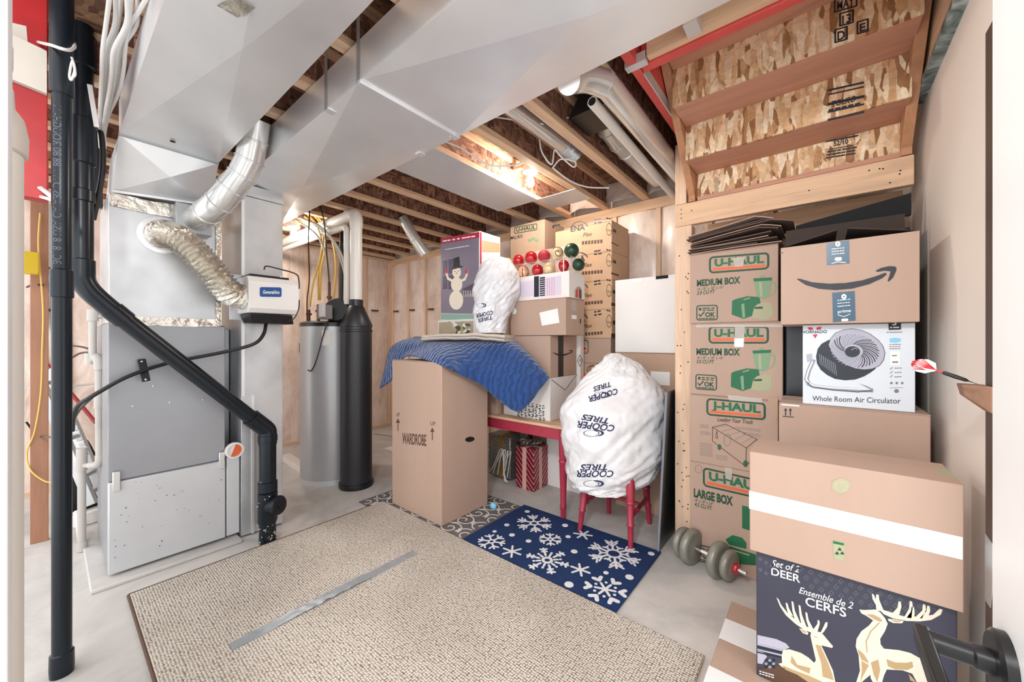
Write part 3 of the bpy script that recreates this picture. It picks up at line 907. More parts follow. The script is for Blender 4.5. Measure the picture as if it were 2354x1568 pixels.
# rigid galvanised elbow pipe
def ribbed_pipe(parent, pts, r, ribs, m='pipe_metal', n=28):
    P = [Vector(p) for p in pts]
    obj('pipe', MB().tube(P, r, n), M[m], parent, smooth=50)
    for i in ribs:
        d = (P[min(i + 1, len(P) - 1)] - P[max(0, i - 1)]).normalized()
        obj('seam_ring', MB().lathe([(r * .98, -.006), (r + .005, -.003), (r + .005, .003), (r * .98, .006)], P[i], n, d, caps=False), M[m], parent)
ra = thing('round_duct', 'shiny round metal pipe bending up between the two ducts above the humidifier', 'duct', (-2.8, .6, 2.0))
pts = [(-3.03, .56, 2.055), (-2.90, .57, 2.06), (-2.78, .585, 2.075), (-2.68, .62, 2.12), (-2.62, .66, 2.19), (-2.58, .70, 2.27), (-2.54, .728, 2.36), (-2.49, .733, 2.46), (-2.45, .733, 2.56)]
ribbed_pipe(ra, pts, .070, [2, 3, 4, 5, 6, 7])
obj('takeoff_box', MB().box(-3.03, -2.93, .47, .64, 1.97, 2.14), M['galv_dark'], ra, .004)

# ================================================================== DRAIN PIPES
s1 = thing('drain_stack', 'front black plastic drain stack running from the floor to ceiling', 'pipe', (-2.328, .032, 0))
cx, cy = -2.33, .032
obj('pipe', MB().lathe([(.0275, 0.04), (.0275, DZ)], (cx, cy, 0), 32), M['abs'], s1, smooth=60)
obj('coupling', MB().lathe([(.0275, 1.49), (.0325, 1.495), (.0325, 1.60), (.0275, 1.605)], (cx, cy, 0), 32, caps=False), M['abs'], s1, smooth=40)
obj('coupling', MB().lathe([(.0275, 2.29), (.0325, 2.295), (.0335, 2.33), (.033, 2.60), (.033, 2.81)], (cx, cy, 0), 32, caps=False), M['abs'], s1, smooth=40)
obj('floor_collar', MB().lathe([(.0275, .0), (.033, .0), (.0345, .03), (.0335, .085), (.0275, .09)], (cx, cy, 0), 32, caps=False), M['abs'], s1, smooth=40)
sv = Vector((cx, cy, 0)); dv = (Vector((0, 0, 0)) - sv).normalized(); sd = dv.cross(UP)
mb = MB()
vs, fs = glyphs('BC1818 USA/CA ABS DWV 88 80 ROUGH-IN', 0, 0)
xs = [v[0] for v in vs]; sc_ = .62 / (max(xs) - min(xs))
ang0 = -math.radians(52)
mb.add([sv + (dv * math.cos(ang0 + v[1] * sc_ * 1.1 / .0275) + sd * -math.sin(ang0 + v[1] * sc_ * 1.1 / .0275)) * .0280 + UP * (1.62 + (v[0] - min(xs)) * sc_) for v in vs], fs)
obj('printed_line', mb, M['pipe_ink'], s1, smooth=0)
obj('pipe_strap', MB().tube(spline([atK(88, 97, 1.60), atK(105, 101, 1.5), atK(118, 104, 1.44), atK(142, 112, 1.425), atK(160, 115, 1.45), atK(171, 108, 1.5), atK(170, 98, 1.54)]), .006, 8), M['cable'], s1)
s2 = thing('drain_branch', 'black drain pipe crossing the furnace diagonally down to a floor cleanout', 'pipe', (-2.82, .91, 0))
top = Vector((-2.72, .10, 1.60))
obj('pipe', MB().lathe([(.038, 1.66), (.038, DZ)], (-2.72, .10, 0), 32), M['abs'], s2, smooth=60)
obj('coupling', MB().lathe([(.038, 1.63), (.044, 1.635), (.044, 1.705), (.038, 1.71)], (-2.72, .10, 0), 32, caps=False), M['abs'], s2, smooth=40)
for za, zb, r_ in ((1.98, 2.04, .044), (2.16, 2.38, .045), (2.62, 2.78, .047)):
    obj('coupling', MB().lathe([(.038, za), (r_, za + .005), (r_, zb - .005), (.038, zb)], (-2.72, .10, 0), 32, caps=False), M['abs'], s2, smooth=40)
A = Vector((-2.72, .10, 1.66)); Bv = Vector((-2.722, .125, 1.56)); Cv = Vector((-2.735, .215, 1.455)); Dv = Vector((-2.81, .83, .815)); Ev = Vector((-2.82, .905, .735)); Fv = Vector((-2.82, .91, .64))
obj('elbow', MB().tube(spline([A, (-2.72, .102, 1.61), Bv, (-2.73, .17, 1.505), Cv]), .044, 28), M['abs'], s2, smooth=60)
obj('elbow', MB().tube([Cv - (Cv - Bv) * .2, Cv + (Dv - Cv) * .05], .048, 28), M['abs'], s2, smooth=40)
obj('diagonal_pipe', MB().tube([Cv, Dv], .042, 32), M['abs'], s2, smooth=60)
obj('elbow', MB().tube(spline([Dv + (Cv - Dv) * .03, Dv, (-2.817, .87, .775), Ev, (-2.82, .91, .70), Fv]), .053, 28), M['abs'], s2, smooth=60)
obj('lower_pipe', MB().lathe([(.049, 0), (.049, .66)], (-2.82, .91, 0), 32), M['abs'], s2, smooth=60)
obj('collar', MB().lathe([(.049, .33), (.056, .335), (.056, .395), (.049, .40)], (-2.82, .91, 0), 32, caps=False), M['abs'], s2, smooth=40)
obj('collar', MB().lathe([(.049, .655), (.056, .66), (.056, .70), (.049, .705)], (-2.82, .91, 0), 32, caps=False), M['abs'], s2, smooth=40)
obj('cleanout_hub', MB().lathe([(.049, .12), (.057, .14), (.057, .325), (.049, .33)], (-2.82, .91, 0), 32, caps=False), M['abs'], s2, smooth=40)
cax = Vector((.62, .30, .10)).normalized()
obj('cleanout_cap', MB().lathe([(.0001, 0.0), (.05, 0.0), (.052, .07), (.060, .072), (.060, .092), (.054, .098), (.02, .099), (.018, .108), (.0001, .108)], (-2.82, .91, .235), 32, cax, caps=False), M['abs'], s2, smooth=40)
mb = MB(); rn = random.Random(3)
for i in range(46):
    t = rn.uniform(-2.4, 1.2); z = rn.uniform(.01, .13) if i < 34 else rn.uniform(.13, .52)
    c = Vector((-2.82 + .0575 * math.cos(t), .91 + .0575 * math.sin(t), z)) if .12 < z < .33 else Vector((-2.82 + .0497 * math.cos(t), .91 + .0497 * math.sin(t), z))
    mb.ball(c, rn.uniform(.0015, .005), 6, 4)
obj('mortar_splash', mb, M['floor'], s2, kind='stuff')

# condensate pipes and the black hose in front of the furnace
cp = thing('condensate_pipe', 'beige plastic condensate pipes standing left of the furnace', 'pipe', (-3.59, .13, 0))
def K3(px, py, k): return atK(px, py, k)
obj('pipe', MB().tube([K3(188, 1262, 2.37), K3(188, 1052, 2.37)], .019, 16), M['pvc_grey'], cp, smooth=60)
obj('cap', MB().tube([K3(189, 1266, 2.37), K3(189, 1244, 2.37)], .024, 16), M['pvc_grey'], cp, smooth=40)
obj('tee', MB().tube([K3(188, 1082, 2.37), K3(188, 1030, 2.37)], .025, 16).tube([K3(188, 1070, 2.37), K3(215, 1070, 2.37)], .016, 14), M['pvc_grey'], cp, smooth=40)
obj('elbow', MB().tube(spline([K3(208, 1070, 2.35), K3(224, 1068, 2.33), K3(229, 1058, 2.32), K3(229, 1046, 2.32)]), .021, 16), M['pvc_grey'], cp, smooth=60)
obj('pipe', MB().tube([K3(229, 1060, 2.32), K3(227, 845, 2.32)], .018, 16), M['pvc_grey'], cp, smooth=60)
obj('coupling', MB().tube([K3(228, 938, 2.32), K3(228, 905, 2.32)], .023, 16), M['pvc_grey'], cp, smooth=40)
obj('elbow', MB().tube(spline([K3(228, 850, 2.32), K3(226, 828, 2.32), K3(218, 818, 2.32)]), .024, 16), M['pvc_grey'], cp, smooth=60)
obj('pipe', MB().tube([K3(213, 830, 2.32), K3(213, 735, 2.32)], .018, 16), M['pvc_grey'], cp, smooth=60)
obj('tee', MB().tube([K3(213, 738, 2.32), K3(213, 712, 2.32)], .025, 16).tube([K3(213, 727, 2.32), K3(240, 727, 2.36)], .016, 12), M['pvc_grey'], cp, smooth=40)
obj('tee', MB().tube([K3(207, 838, 2.32), K3(207, 812, 2.32)], .024, 16), M['pvc_grey'], cp, smooth=40)
obj('floor_pipe', MB().tube(spline([K3(176, 1178, 2.55), K3(182, 1200, 2.5), K3(188, 1250, 2.41)]), .018, 14), M['pvc'], cp, smooth=60)
hp = [K3(612, 742, 2.52), K3(606, 768, 2.46), K3(585, 790, 2.40), K3(530, 806, 2.36), K3(450, 822, 2.30), K3(390, 834, 2.22), K3(333, 851, 2.13), K3(280, 872, 2.05), K3(235, 897, 2.0), K3(205, 915, 1.98), K3(180, 932, 2.0), K3(168, 960, 2.05), K3(166, 990, 2.1)]
hs1 = thing('drain_hose', 'black rubber hose looping from the humidifier across the furnace front', 'hose', (-2.9, .4, 1.1))
obj('hose', MB().tube(spline(hp, 8), .0105, 14), M['rubber'], hs1, smooth=60)
c0 = K3(325, 826, 2.16); c1 = K3(336, 876, 2.13)
n_ = Vector((1, -.1, 0)).normalized()
obj('clamp', MB().bar(c0 + n_ * .012, c1 + n_ * .012, .036, .014, n_), M['rubber'], hs1, .004)
for c in (c0.lerp(c1, .1), c0.lerp(c1, .92)):
    obj('clamp_screw', MB().ball(c + n_ * .02, .006, 10, 6), M['screw'], hs1)

# ================================================================== WATER HEATER
wh = thing('water_heater', 'tall grey and black power-vented water heater on the concrete floor', 'water heater', (-3.7, 1.75, 0))
tx, ty, tr = -3.70, 1.75, .275
obj('tank', MB().lathe([(tr - .02, .035), (tr, .05), (tr, 1.475), (tr - .01, 1.485)], (tx, ty, 0), 56), M['tank'], wh, smooth=40)
obj('lid', MB().lathe([(tr + .003, 1.455), (tr + .004, 1.49), (tr - .03, 1.505), (.001, 1.512)], (tx, ty, 0), 56, caps=False), M['black'], wh, smooth=40)
obj('skirt', MB().lathe([(tr - .03, .0), (tr + .006, .0), (tr + .006, .045), (tr - .01, .05)], (tx, ty, 0), 48, caps=False), M['furnace_white'], wh, smooth=40)
sx, sy, sr = -3.285, 1.775, .136
obj('shroud', MB().lathe([(sr, .045), (sr, 1.40), (sr + .006, 1.405), (sr + .006, 1.42), (sr, 1.425), (sr, 1.445), (sr + .005, 1.45), (sr + .005, 1.465), (.066, 1.635), (.06, 1.64), (.06, 1.695), (.001, 1.695)], (sx, sy, 0), 40), M['shroud'], wh, smooth=30)
obj('shroud_foot', MB().lathe([(sr - .01, .0), (sr + .010, .0), (sr + .014, .02), (sr + .01, .045), (sr - .01, .048)], (sx, sy, 0), 40), M['black'], wh, smooth=40)
obj('blower', MB().lathe([(.001, -.06), (.10, -.06), (.115, -.03), (.115, .03), (.10, .06), (.001, .06)], (-3.48, 1.70, 1.60), 28, (.75, -.63, .15)), M['shroud'], wh, smooth=40)
obj('control_box', MB().box(-3.50, -3.37, 1.52, 1.60, 1.515, 1.64), M['grey_ink'], wh, .006)
obj('control_cover', MB().box(-3.42, -3.35, 1.50, 1.53, 1.53, 1.65), M['furnace_white'], wh, .004)
p = atK(752, 775, 3.43)
dirn = Vector((p.x - tx, p.y - ty, 0)).normalized(); sdr = UP.cross(dirn)
mb = MB()
for i in range(6):
    pass
q = [Vector((tx, ty, 0)) + (dirn * math.cos(a) + sdr * math.sin(a)) * (tr + .0015) for a in (-.16, -.08, 0, .08, .16)]
vs = [v + UP * z for z in (1.28, 1.42) for v in q]
obj('sticker', MB().add(vs, [(i, i + 1, i + 6, i + 5) for i in range(4)]), M['white_card'], wh)
obj('power_cord', MB().tube(spline([K3(752, 742, 3.36), K3(742, 775, 3.38), K3(732, 812, 3.38), K3(722, 842, 3.38), K3(712, 853, 3.42), K3(700, 838, 3.5), K3(697, 812, 3.55)]), .006, 8), M['black'], wh)
for i, (px, py0, py1, kk, mm, r_) in enumerate(((732, 742, 700, 3.62, 'copper', .016), (757, 742, 648, 3.72, 'copper', .013), (710, 742, 712, 3.7, 'copper', .014))):
    a = K3(px, py0 - 4, kk); b = K3(px, py1, kk)
    obj('fitting', MB().tube([a, b], r_, 12), M[mm], wh, smooth=60)
    obj('valve', MB().lathe([(r_, -.012), (r_ + .012, -.01), (r_ + .012, .01), (r_, .012)], a.lerp(b, .6), 12, caps=False), M['copper'], wh)
vp = thing('vent_pipe', 'white plastic vent pipe rising from the heater and turning left below joists', 'pipe', (sx, sy, 1.745))
ez = 2.475
obj('pipe', MB().tube([(sx, sy, 1.697), (sx, sy, ez - .05)], .052, 24), M['pvc'], vp, smooth=60)
obj('elbow', MB().tube(spline([(sx, sy, ez - .12), (sx, sy, ez - .05), (sx - .02, sy, ez - .005), (sx - .07, sy, ez + .012), (sx - .14, sy, ez + .012)]), .057, 24), M['pvc'], vp, smooth=60)
obj('pipe', MB().tube([(sx - .10, sy, ez + .012), (XL + .02, sy, ez + .03)], .050, 24), M['pvc'], vp, smooth=60)
obj('coupling', MB().tube([(sx - .62, sy, ez + .016), (sx - .50, sy, ez + .015)], .056, 24), M['pvc'], vp, smooth=40)
vq = single('intake_pipe', MB().tube(spline([(sx - .115, sy - .03, 1.66), (sx - .115, sy - .03, 2.0), (sx - .115, sy - .03, 2.31), (sx - .13, sy - .03, 2.365), (sx - .19, sy - .03, 2.385), (sx - .6, sy - .03, 2.39), (XL + .02, sy - .03, 2.40)], 5), .027, 18), M['pvc'], 'thinner white pipe running beside the vent pipe above the water heater', 'pipe', smooth=60)
single('gas_pipe', MB().tube([K3(783, 760, 4.1), K3(785, 560, 4.1), K3(786, 532, 4.1), K3(775, 522, 4.15), K3(700, 545, 4.6)], .024, 14), M['black'], 'black iron pipe standing behind the water heater', 'pipe', smooth=60)
yl = [([(732, 690), (733, 620), (742, 570), (738, 530), (705, 490)], 3.75), ([(736, 690), (738, 620), (748, 570), (744, 525), (716, 488)], 3.78), ([(712, 705), (720, 650), (735, 600), (740, 560), (728, 520), (700, 498)], 3.7), ([(766, 690), (772, 620), (768, 570), (752, 530), (718, 478)], 3.85)]
for i, (pp, kk) in enumerate(yl):
    single('gas_tubing', MB().tube(spline([K3(x, y, kk + .02 * j) for j, (x, y) in enumerate(pp)]), .009, 10), M['yellow_pex'], ('yellow tubing above the heater, straightest strand', 'yellow tubing above the heater, second straight strand', 'yellow tubing curving left above the heater lid', 'yellow tubing bowing right toward the black iron pipe')[i], 'tubing', group='yellow tubing above the heater', smooth=60)
gl = [([(758, 645), (752, 600), (740, 560), (720, 532), (680, 505)], 3.7), ([(800, 660), (790, 600), (768, 555), (735, 520), (690, 500)], 3.6), ([(800, 690), (794, 640), (781, 590), (758, 545), (715, 512), (680, 498)], 3.62)]
for i, (pp, kk) in enumerate(gl):
    single('water_line', MB().tube(spline([K3(x, y, kk + .02 * j) for j, (x, y) in enumerate(pp)]), .010, 10), M['grey_pex'], ('grey water line bending left over the heater, inner one', 'grey water line arching from the heater blower, upper one', 'grey water line arching from the heater blower, lower one')[i], 'tubing', group='grey water lines above the heater', smooth=60)
for i, pp in enumerate((([(712, 480), (709, 560), (711, 640), (706, 690), (706, 738)]), ([(734, 468), (745, 510), (750, 570), (755, 630), (760, 690)]))):
    single('power_cable', MB().tube(spline([K3(x, y, 3.62) for x, y in pp]), .006, 8), M['black'], ('dark cable hanging down to the left of the heater top', 'dark cable hanging down over the middle of the heater top')[i], 'cable', smooth=60)
ou = thing('wall_outlet', 'black outlet box mounted left of the water heater', 'outlet', K3(698, 800, 3.9))
c = K3(698, 800, 3.9)
obj('outlet_box', MB().box(c.x - .04, c.x + .04, c.y - .03, c.y + .03, c.z - .05, c.z + .05), M['black'], ou, .004)
obj('conduit', MB().box(c.x - .02, c.x + .02, c.y - .02, c.y + .02, .0, c.z - .05), M['pvc'], ou, .004)
tr_ = thing('drain_tray', 'small white drain trough with pipe on the floor behind furnace', 'tray', atZ(690, 1078))
a = atZ(655, 1056); b = atZ(704, 1088)
obj('trough', MB().bar(a + UP * .03, b + UP * .03, .10, .06), M['pvc'], tr_, .006)
obj('pipe', MB().tube([K3(700, 1075, 3.75), K3(700, 1000, 3.75)], .03, 14), M['pvc'], tr_, smooth=60)

# ================================================================== LIGHT FITTINGS
def bulb_fit(c, label, up=UP):
    t = thing('bulb_fixture', label, 'lamp', c)
    obj('holder', MB().lathe([(.001, .11), (.055, .11), (.055, .085), (.060, .075), (.058, .055), (.03, .045), (.022, .03), (.001, .03)], c, 28, caps=False), M['white_card'], t, smooth=40)
    obj('bulb', MB().lathe([(.0008, -.062), (.014, -.058), (.025, -.046), (.031, -.028), (.029, -.008), (.020, .014), (.014, .03), (.001, .032)], c, 24, caps=False), M['bulb'], t, smooth=80)
    return t
bulb_fit(Vector((-1.785, 2.42, 2.605)), 'bare lit bulb in a white lampholder between the ceiling joists')
c = Vector((-1.785, 2.42, 2.67))
single('cross_block', MB().box(-1.945, -1.625, 2.40, 2.44, 2.716, 2.74), M['pine_x'], 'wood block fixed between two joists to carry the lit bulb', 'board')
bulb_fit(Vector((-4.22, 1.60, 2.44)), 'lit bulb half hidden behind the return drop near the water heater')

# ================================================================== PIPES AND CABLES IN THE JOIST BAYS
t = thing('round_duct', 'round metal pipe with an elbow in the bay nearest the red beam', 'duct', (-1.1, 2.8, 2.6))
ribbed_pipe(t, [(-1.02, 2.02, 2.78), (-1.05, 2.20, 2.76), (-1.09, 2.34, 2.725), (-1.09, 2.50, 2.70), (-1.08, 2.62, 2.69), (-1.06, 3.22, 2.67)], .062, [1, 2, 3, 4])
t = thing('round_duct', 'thin round metal pipe ending in a crinkled collar left of a bare joist', 'duct', (-1.37, 2.0, 2.6))
obj('pipe', MB().tube([(-1.37, 1.40, 2.66), (-1.36, 2.25, 2.66)], .05, 24), M['pipe_metal'], t, smooth=60)
obj('collar', corrugated([(-1.36, 2.22, 2.66), (-1.36, 2.30, 2.66), (-1.36, 2.38, 2.655)], .052, .02, .006), M['galv_dark'], t, smooth=60)
t = thing('round_duct', 'long shiny pipe running beside the red beam toward the back wall', 'duct', (-.85, 2.3, 2.5))
ribbed_pipe(t, [(-.775, 1.62, 2.52), (-.775, 1.9, 2.52), (-.78, 2.4, 2.52), (-.785, 2.9, 2.52), (-.79, 3.3, 2.52)], .056, [])
obj('elbow', MB().tube(spline([(-.845, 1.42, 2.45), (-.84, 1.47, 2.48), (-.81, 1.55, 2.51), (-.775, 1.65, 2.52)]), .058, 24), M['pipe_metal'], t, smooth=50)
pv = single('pvc_vent', MB().tube([(-.885, 1.72, 2.52), (-.945, 3.28, 2.53)], .026, 18), M['pvc'], 'white plastic pipe with an open end hanging under the joists', 'pipe', smooth=60)
obj('open_end', MB().lathe([(.0001, 0), (.020, 0), (.020, .001), (.0001, .001)], (-.885, 1.7195, 2.52), 18, (.04, -1, 0), caps=False), M['hole'], pv)
t = thing('round_duct', 'short bright pipe dropping out of the joists above the snowman carton', 'duct', K3(950, 545, 4.1))
ribbed_pipe(t, [K3(926, 500, 4.1), K3(945, 535, 4.12), K3(955, 552, 4.13), K3(978, 585, 4.15)], .058, [2])
single('round_duct', MB().lathe([(.001, -.05), (.07, -.05), (.075, 0), (.07, .05), (.001, .05)], (-.78, 3.22, 2.50), 24, (.4, 1, .3)), M['pipe_metal'], 'stub of bright metal elbow over the top plate behind the post', 'duct', smooth=40)
cabs = [([(1000, 318), (1060, 340), (1120, 378), (1180, 380), (1200, 372)], 2.35, 'white cable drooping into the lit joist bay above the bulb'),
        ([(1130, 268), (1180, 275), (1250, 285)], 2.3, 'white cable crossing the bay left of the bare joist'),
        ([(1285, 268), (1330, 274), (1410, 278)], 2.3, 'grey cable crossing the bay right of the bare joist'),
        ([(1240, 320), (1246, 350), (1268, 378), (1275, 345), (1290, 360), (1318, 384), (1322, 372), (1290, 366), (1272, 384)], 2.5, 'looped white cable tied up beside the crinkled collar'),
        ([(1270, 385), (1310, 415), (1350, 430), (1400, 432)], 2.75, 'thin white cable sagging across the strand-board joist web')]
for pp, k_, lb in cabs:
    single('ceiling_cable', MB().tube(spline([K3(x, y, k_) for x, y in pp]), .0055, 8), M['cable'], lb, 'cable', smooth=60)
t = thing('dark_vent', 'black vent hood set between the joists above the metal elbow', 'vent', (-1.02, 2.1, 2.7))
obj('hood', MB().hexa([(-1.16, 1.95, 2.64), (-.86, 1.95, 2.64), (-.86, 2.20, 2.64), (-1.16, 2.20, 2.64)], [(-1.10, 1.99, 2.80), (-.9, 1.99, 2.80), (-.9, 2.16, 2.80), (-1.10, 2.16, 2.80)]), M['black'], t, .004)

# ================================================================== LEFT SIDE: bundle, boards, clutter
cab_top = [(252, 0), (266, 0), (279, 0), (292, 0), (303, 0), (316, -10), (335, 0)]
order = ('first', 'second', 'third', 'fourth', 'fifth', 'sixth', 'last')
for i, (x, y) in enumerate(cab_top):
    dx = i * 6.5
    j = .022 * (i % 3)
    pts = [K3(x, y - 6, 1.36 + j), K3(x - 8 + (6 if i % 2 else 0), 55, 1.44 + j), K3(236 + dx * 1.3, 115, 1.50 + j), K3(234 + dx * 1.15, 170, 1.58 + j), K3(232 + dx * .95, 215, 1.66 + j), K3(230 + dx * .6, 262, 1.76 + j), K3(229 + dx * .35, 305, 1.88 + j), K3(231 + dx * .3, 340, 2.0 + j)]
    if i == 6: pts = [K3(338, -6, 1.36), K3(318, 28, 1.42), K3(298, 60, 1.48), K3(289, 100, 1.52), K3(284, 160, 1.60), K3(274, 210, 1.68), K3(250, 262, 1.8), K3(240, 300, 1.92), K3(238, 335, 2.02)]
    single('bundled_cable', MB().tube(spline(pts), .0070, 12), M['cable'], order[i] + ' white cable counted from the left in the bundle by the supply duct', 'cable', group='white cable bundle beside the supply duct', smooth=60)
single('dark_liner', MB().box(-3.30, -3.27, .02, .20, 2.10, 2.56), M['dark_panel'], 'dark panel behind the cable bundle left of the plenum', 'panel')
single('cable_tail', MB().bar(K3(206, 195, 1.72), K3(222, 292, 1.72), .016, .006), M['white_card'], 'flat white strap end hanging on the rear black stack', 'strap')
single('coiled_wire', MB().tube(spline([K3(165, 132, 1.48), K3(172, 160, 1.48), K3(164, 184, 1.48), K3(160, 172, 1.48), K3(167, 140, 1.48), K3(173, 170, 1.48), K3(165, 180, 1.48)]), .004, 8), M['cable'], 'small coil of white wire tucked between the two black stacks', 'wire', smooth=60)
rbm = single('engineered_beam', MB().box(-2.62, -2.56, -.50, -.004, 1.92, DZ - .002), M['red_panel'], 'red painted beam end behind the front black drain stack', 'beam', bevel=.003)
obj('scuff', MB().add([(-2.5585, -.30, 2.78), (-2.5585, -.21, 2.80), (-2.5585, -.15, 2.70), (-2.5585, -.10, 2.62), (-2.5585, -.06, 2.63), (-2.5585, -.055, 2.54), (-2.5585, -.10, 2.50), (-2.5585, -.2, 2.55)], [(0, 1, 2, 7), (2, 3, 6, 7), (3, 4, 5, 6)]), M['beige_board'], rbm)
single('beige_board', MB().hexa([(-2.5555, -.45, 2.43), (-2.53, -.45, 2.43), (-2.53, -.006, 2.365), (-2.5555, -.006, 2.365)], [(-2.5555, -.45, 2.62), (-2.53, -.45, 2.62), (-2.53, -.006, 2.545), (-2.5555, -.006, 2.545)]), M['beige_board'], 'beige board fastened across the red beam end', 'board')
cc = Vector((-1.53, -.137, 0))
tk = thing('plastic_canister', 'tall cream plastic canister with a stepped cap beside the white door casing', 'canister', cc)
obj('body', MB().lathe([(.094, 0), (.098, .01), (.098, 1.83)], cc, 36), M['cream'], tk, smooth=50)
obj('lid', MB().lathe([(.099, 1.77), (.105, 1.775), (.106, 1.82), (.100, 1.86), (.085, 1.885), (.083, 1.93), (.06, 1.945), (.001, 1.95)], cc, 36), M['cream2'], tk, smooth=40)
obj('neck', MB().lathe([(.055, 1.945), (.055, 1.98)], cc, 24), M['pvc_grey'], tk)
obj('cap', MB().lathe([(.078, 1.975), (.082, 1.985), (.082, 2.035), (.074, 2.05), (.001, 2.055)], cc, 32), M['cream2'], tk, smooth=40)
bs = thing('bare_stud', 'brown upright stud with a yellow cord left of the black stack', 'stud', (-3.98, -.04, 0))
obj('timber', MB().box(-4.0, -3.96, -.078, -.002, 0, DZ - .002), M['stud_brown'], bs, .003)
obj('cord', MB().tube(spline([K3(92, 490, 2.46), K3(88, 560, 2.45), K3(94, 640, 2.45), K3(99, 720, 2.45), K3(97, 800, 2.45), K3(94, 900, 2.45), K3(80, 990, 2.44), K3(62, 1040, 2.44), K3(70, 1080, 2.44), K3(100, 1105, 2.44), K3(124, 1110, 2.44)]), .004, 8), M['yellow_pex'], bs)
p = K3(75, 605, 2.4)
single('yellow_tag', MB().box(p.x - .035, p.x + .02, p.y - .035, p.y + .025, p.z - .07, p.z + .07), M['yellow'], 'yellow plastic tag box fixed on the brown stud', 'tag', bevel=.004)
wp = thing('supply_riser', 'grey water riser with valves behind the front black stack', 'pipe', K3(112, 840, 2.9))
obj('pipe', MB().tube(spline([K3(114, 470, 2.9), K3(112, 560, 2.9), K3(109, 640, 2.9), K3(108, 710, 2.9), K3(110, 745, 2.9), K3(122, 775, 2.85), K3(126, 800, 2.9), K3(127, 900, 2.95), K3(127, 1172, 2.955)]), .02, 14), M['pvc_grey'], wp, smooth=60)
for y0, y1, r_ in ((615, 632, .03), (648, 672, .032), (710, 716, .026)):
    obj('valve', MB().tube([K3(109, y0, 2.9), K3(109, y1, 2.9)], r_, 14), M['copper'], wp, smooth=40)
ldr = thing('aluminium_ladder', 'folded aluminium ladder leaning behind the black drain stack', 'ladder', K3(235, 1150, 2.6))
for (x0, y0, x1, y1, k_) in ((112, 850, 240, 1140, 2.66), (80, 850, 212, 1160, 2.55)):
    obj('rail', MB().bar(K3(x0, y0, k_), K3(x1, y1, k_), .07, .025, FWD), M['alu'], ldr, .003)
for f in (.1, .24, .38, .52, .66, .8, .92):
    a = K3(112 + 128 * f, 850 + 290 * f, 2.645); b = K3(80 + 132 * f, 850 + 310 * f, 2.565)
    obj('rung', MB().bar(a, b, .035, .025), M['alu'], ldr)
for f in (.42, .46, .50, .54, .58):
    a = K3(112 + 128 * f, 850 + 290 * f, 2.640)
    obj('rail_slot', MB().bar(a, a + (K3(240, 1140, 2.640) - K3(112, 850, 2.640)) * .022, .04, .004, FWD), M['white_ink'], ldr)
single('red_pole', MB().tube([K3(100, 828, 3.25), K3(220, 972, 3.25)], .014, 10), M['red_stick'], 'red pole leaning diagonally behind the front black stack', 'pole', smooth=60)
bb = MB().ball((0, 0, 0), .2, 24, 16)
c = K3(188, 1100, 3.0)
bb.v = [(c.x + v[0] * .55 + .03 * noise.noise(Vector(v) * 8), c.y + v[1] * .5, max(.002, c.z - .13 + v[2] * 2.2 + .06 * noise.noise(Vector(v) * 6 + Vector((4, 4, 4))))) for v in bb.v]
single('fabric_bag', bb, M['bag_dark'], 'black fabric bag slumped on the floor behind the ladder', 'bag', smooth=80)
single('floor_strip', MB().bar(atZ(170, 1215) + UP * .045, atZ(232, 1195) + UP * .045, .05, .085), M['white_card'], 'low white strip on the floor left of the furnace', 'strip', bevel=.004)
single('steel_cable', MB().tube(spline([K3(60, 884, 2.75), K3(110, 888, 2.75), K3(170, 887, 2.6), K3(222, 881, 2.32)]), .006, 8), M['galv_dark'], 'braided metal cable stretched behind the front black stack', 'cable', smooth=60)
lw = [([(60, 970, 2.6), (85, 1000, 2.6), (110, 1005, 2.2), (140, 1003, 1.51)], 'dark wire pair drooping left of the front stack near the floor'),
      ([(166, 795, 2.5), (190, 798, 2.4), (214, 806, 2.33)], 'dark wire bridging from stack to condensate pipe, upper one'),
      ([(166, 822, 2.5), (185, 812, 2.4), (214, 810, 2.33)], 'dark wire bridging from stack to condensate pipe, lower one'),
      ([(62, 660, 2.5), (75, 655, 2.48), (98, 655, 2.465)], 'dark wire by the yellow tag'),
      ([(166, 970, 2.2), (185, 940, 2.1), (214, 912, 1.985)], 'thin dark wire rising beside the rubber hose')]
for pp, lb in lw:
    single('loose_wire', MB().tube(spline([K3(*q) for q in pp]), .006, 8), M['black'], lb, 'wire', smooth=60)
lc = [([(66, 405, 1.7), (90, 428, 1.62), (128, 455, 1.49)], 'white cable crossing below the red beam end, top one'),
      ([(64, 418, 1.7), (85, 428, 1.62), (128, 460, 1.49)], 'white cable crossing below the red beam end, middle one'),
      ([(62, 455, 1.7), (90, 452, 1.62), (130, 463, 1.49)], 'white cable lying flat below the red beam end, lowest one')]
for pp, lb in lc:
    single('loose_cable', MB().tube(spline([K3(*q) for q in pp]), .007, 8), M['cable'], lb, 'cable', smooth=60)
single('black_cable', MB().tube(spline([K3(222, 290, 1.86), K3(233, 310, 1.86), K3(237, 370, 1.86), K3(232, 420, 1.86), K3(214, 505, 1.84)]), .011, 10), M['rubber'], 'black sheathed cable running down the right side of the rear black stack', 'cable', smooth=60)
single('thin_wire', MB().tube(spline([K3(510, 533, 2.47), K3(560, 536, 2.62), K3(650, 540, 2.75)]), .003, 6), M['cable'], 'thin pale wire strung from the plenum past the return drop', 'wire', smooth=60)
obj('green_tape', MB().box(-3.06, -3.029, .705, .7065, 1.44, 1.50), mat('green_tape', '3fae3a', 0.5), fu)
obj('patch', foil_strip((-1.47, .36, D0 - .022), (-1.38, .385, D0 - .022), (0, .05, 0), 10, .008, Vector((0, 0, -1))), M['foil'], d1, smooth=50, label='crumpled clear tape patch under the duct')
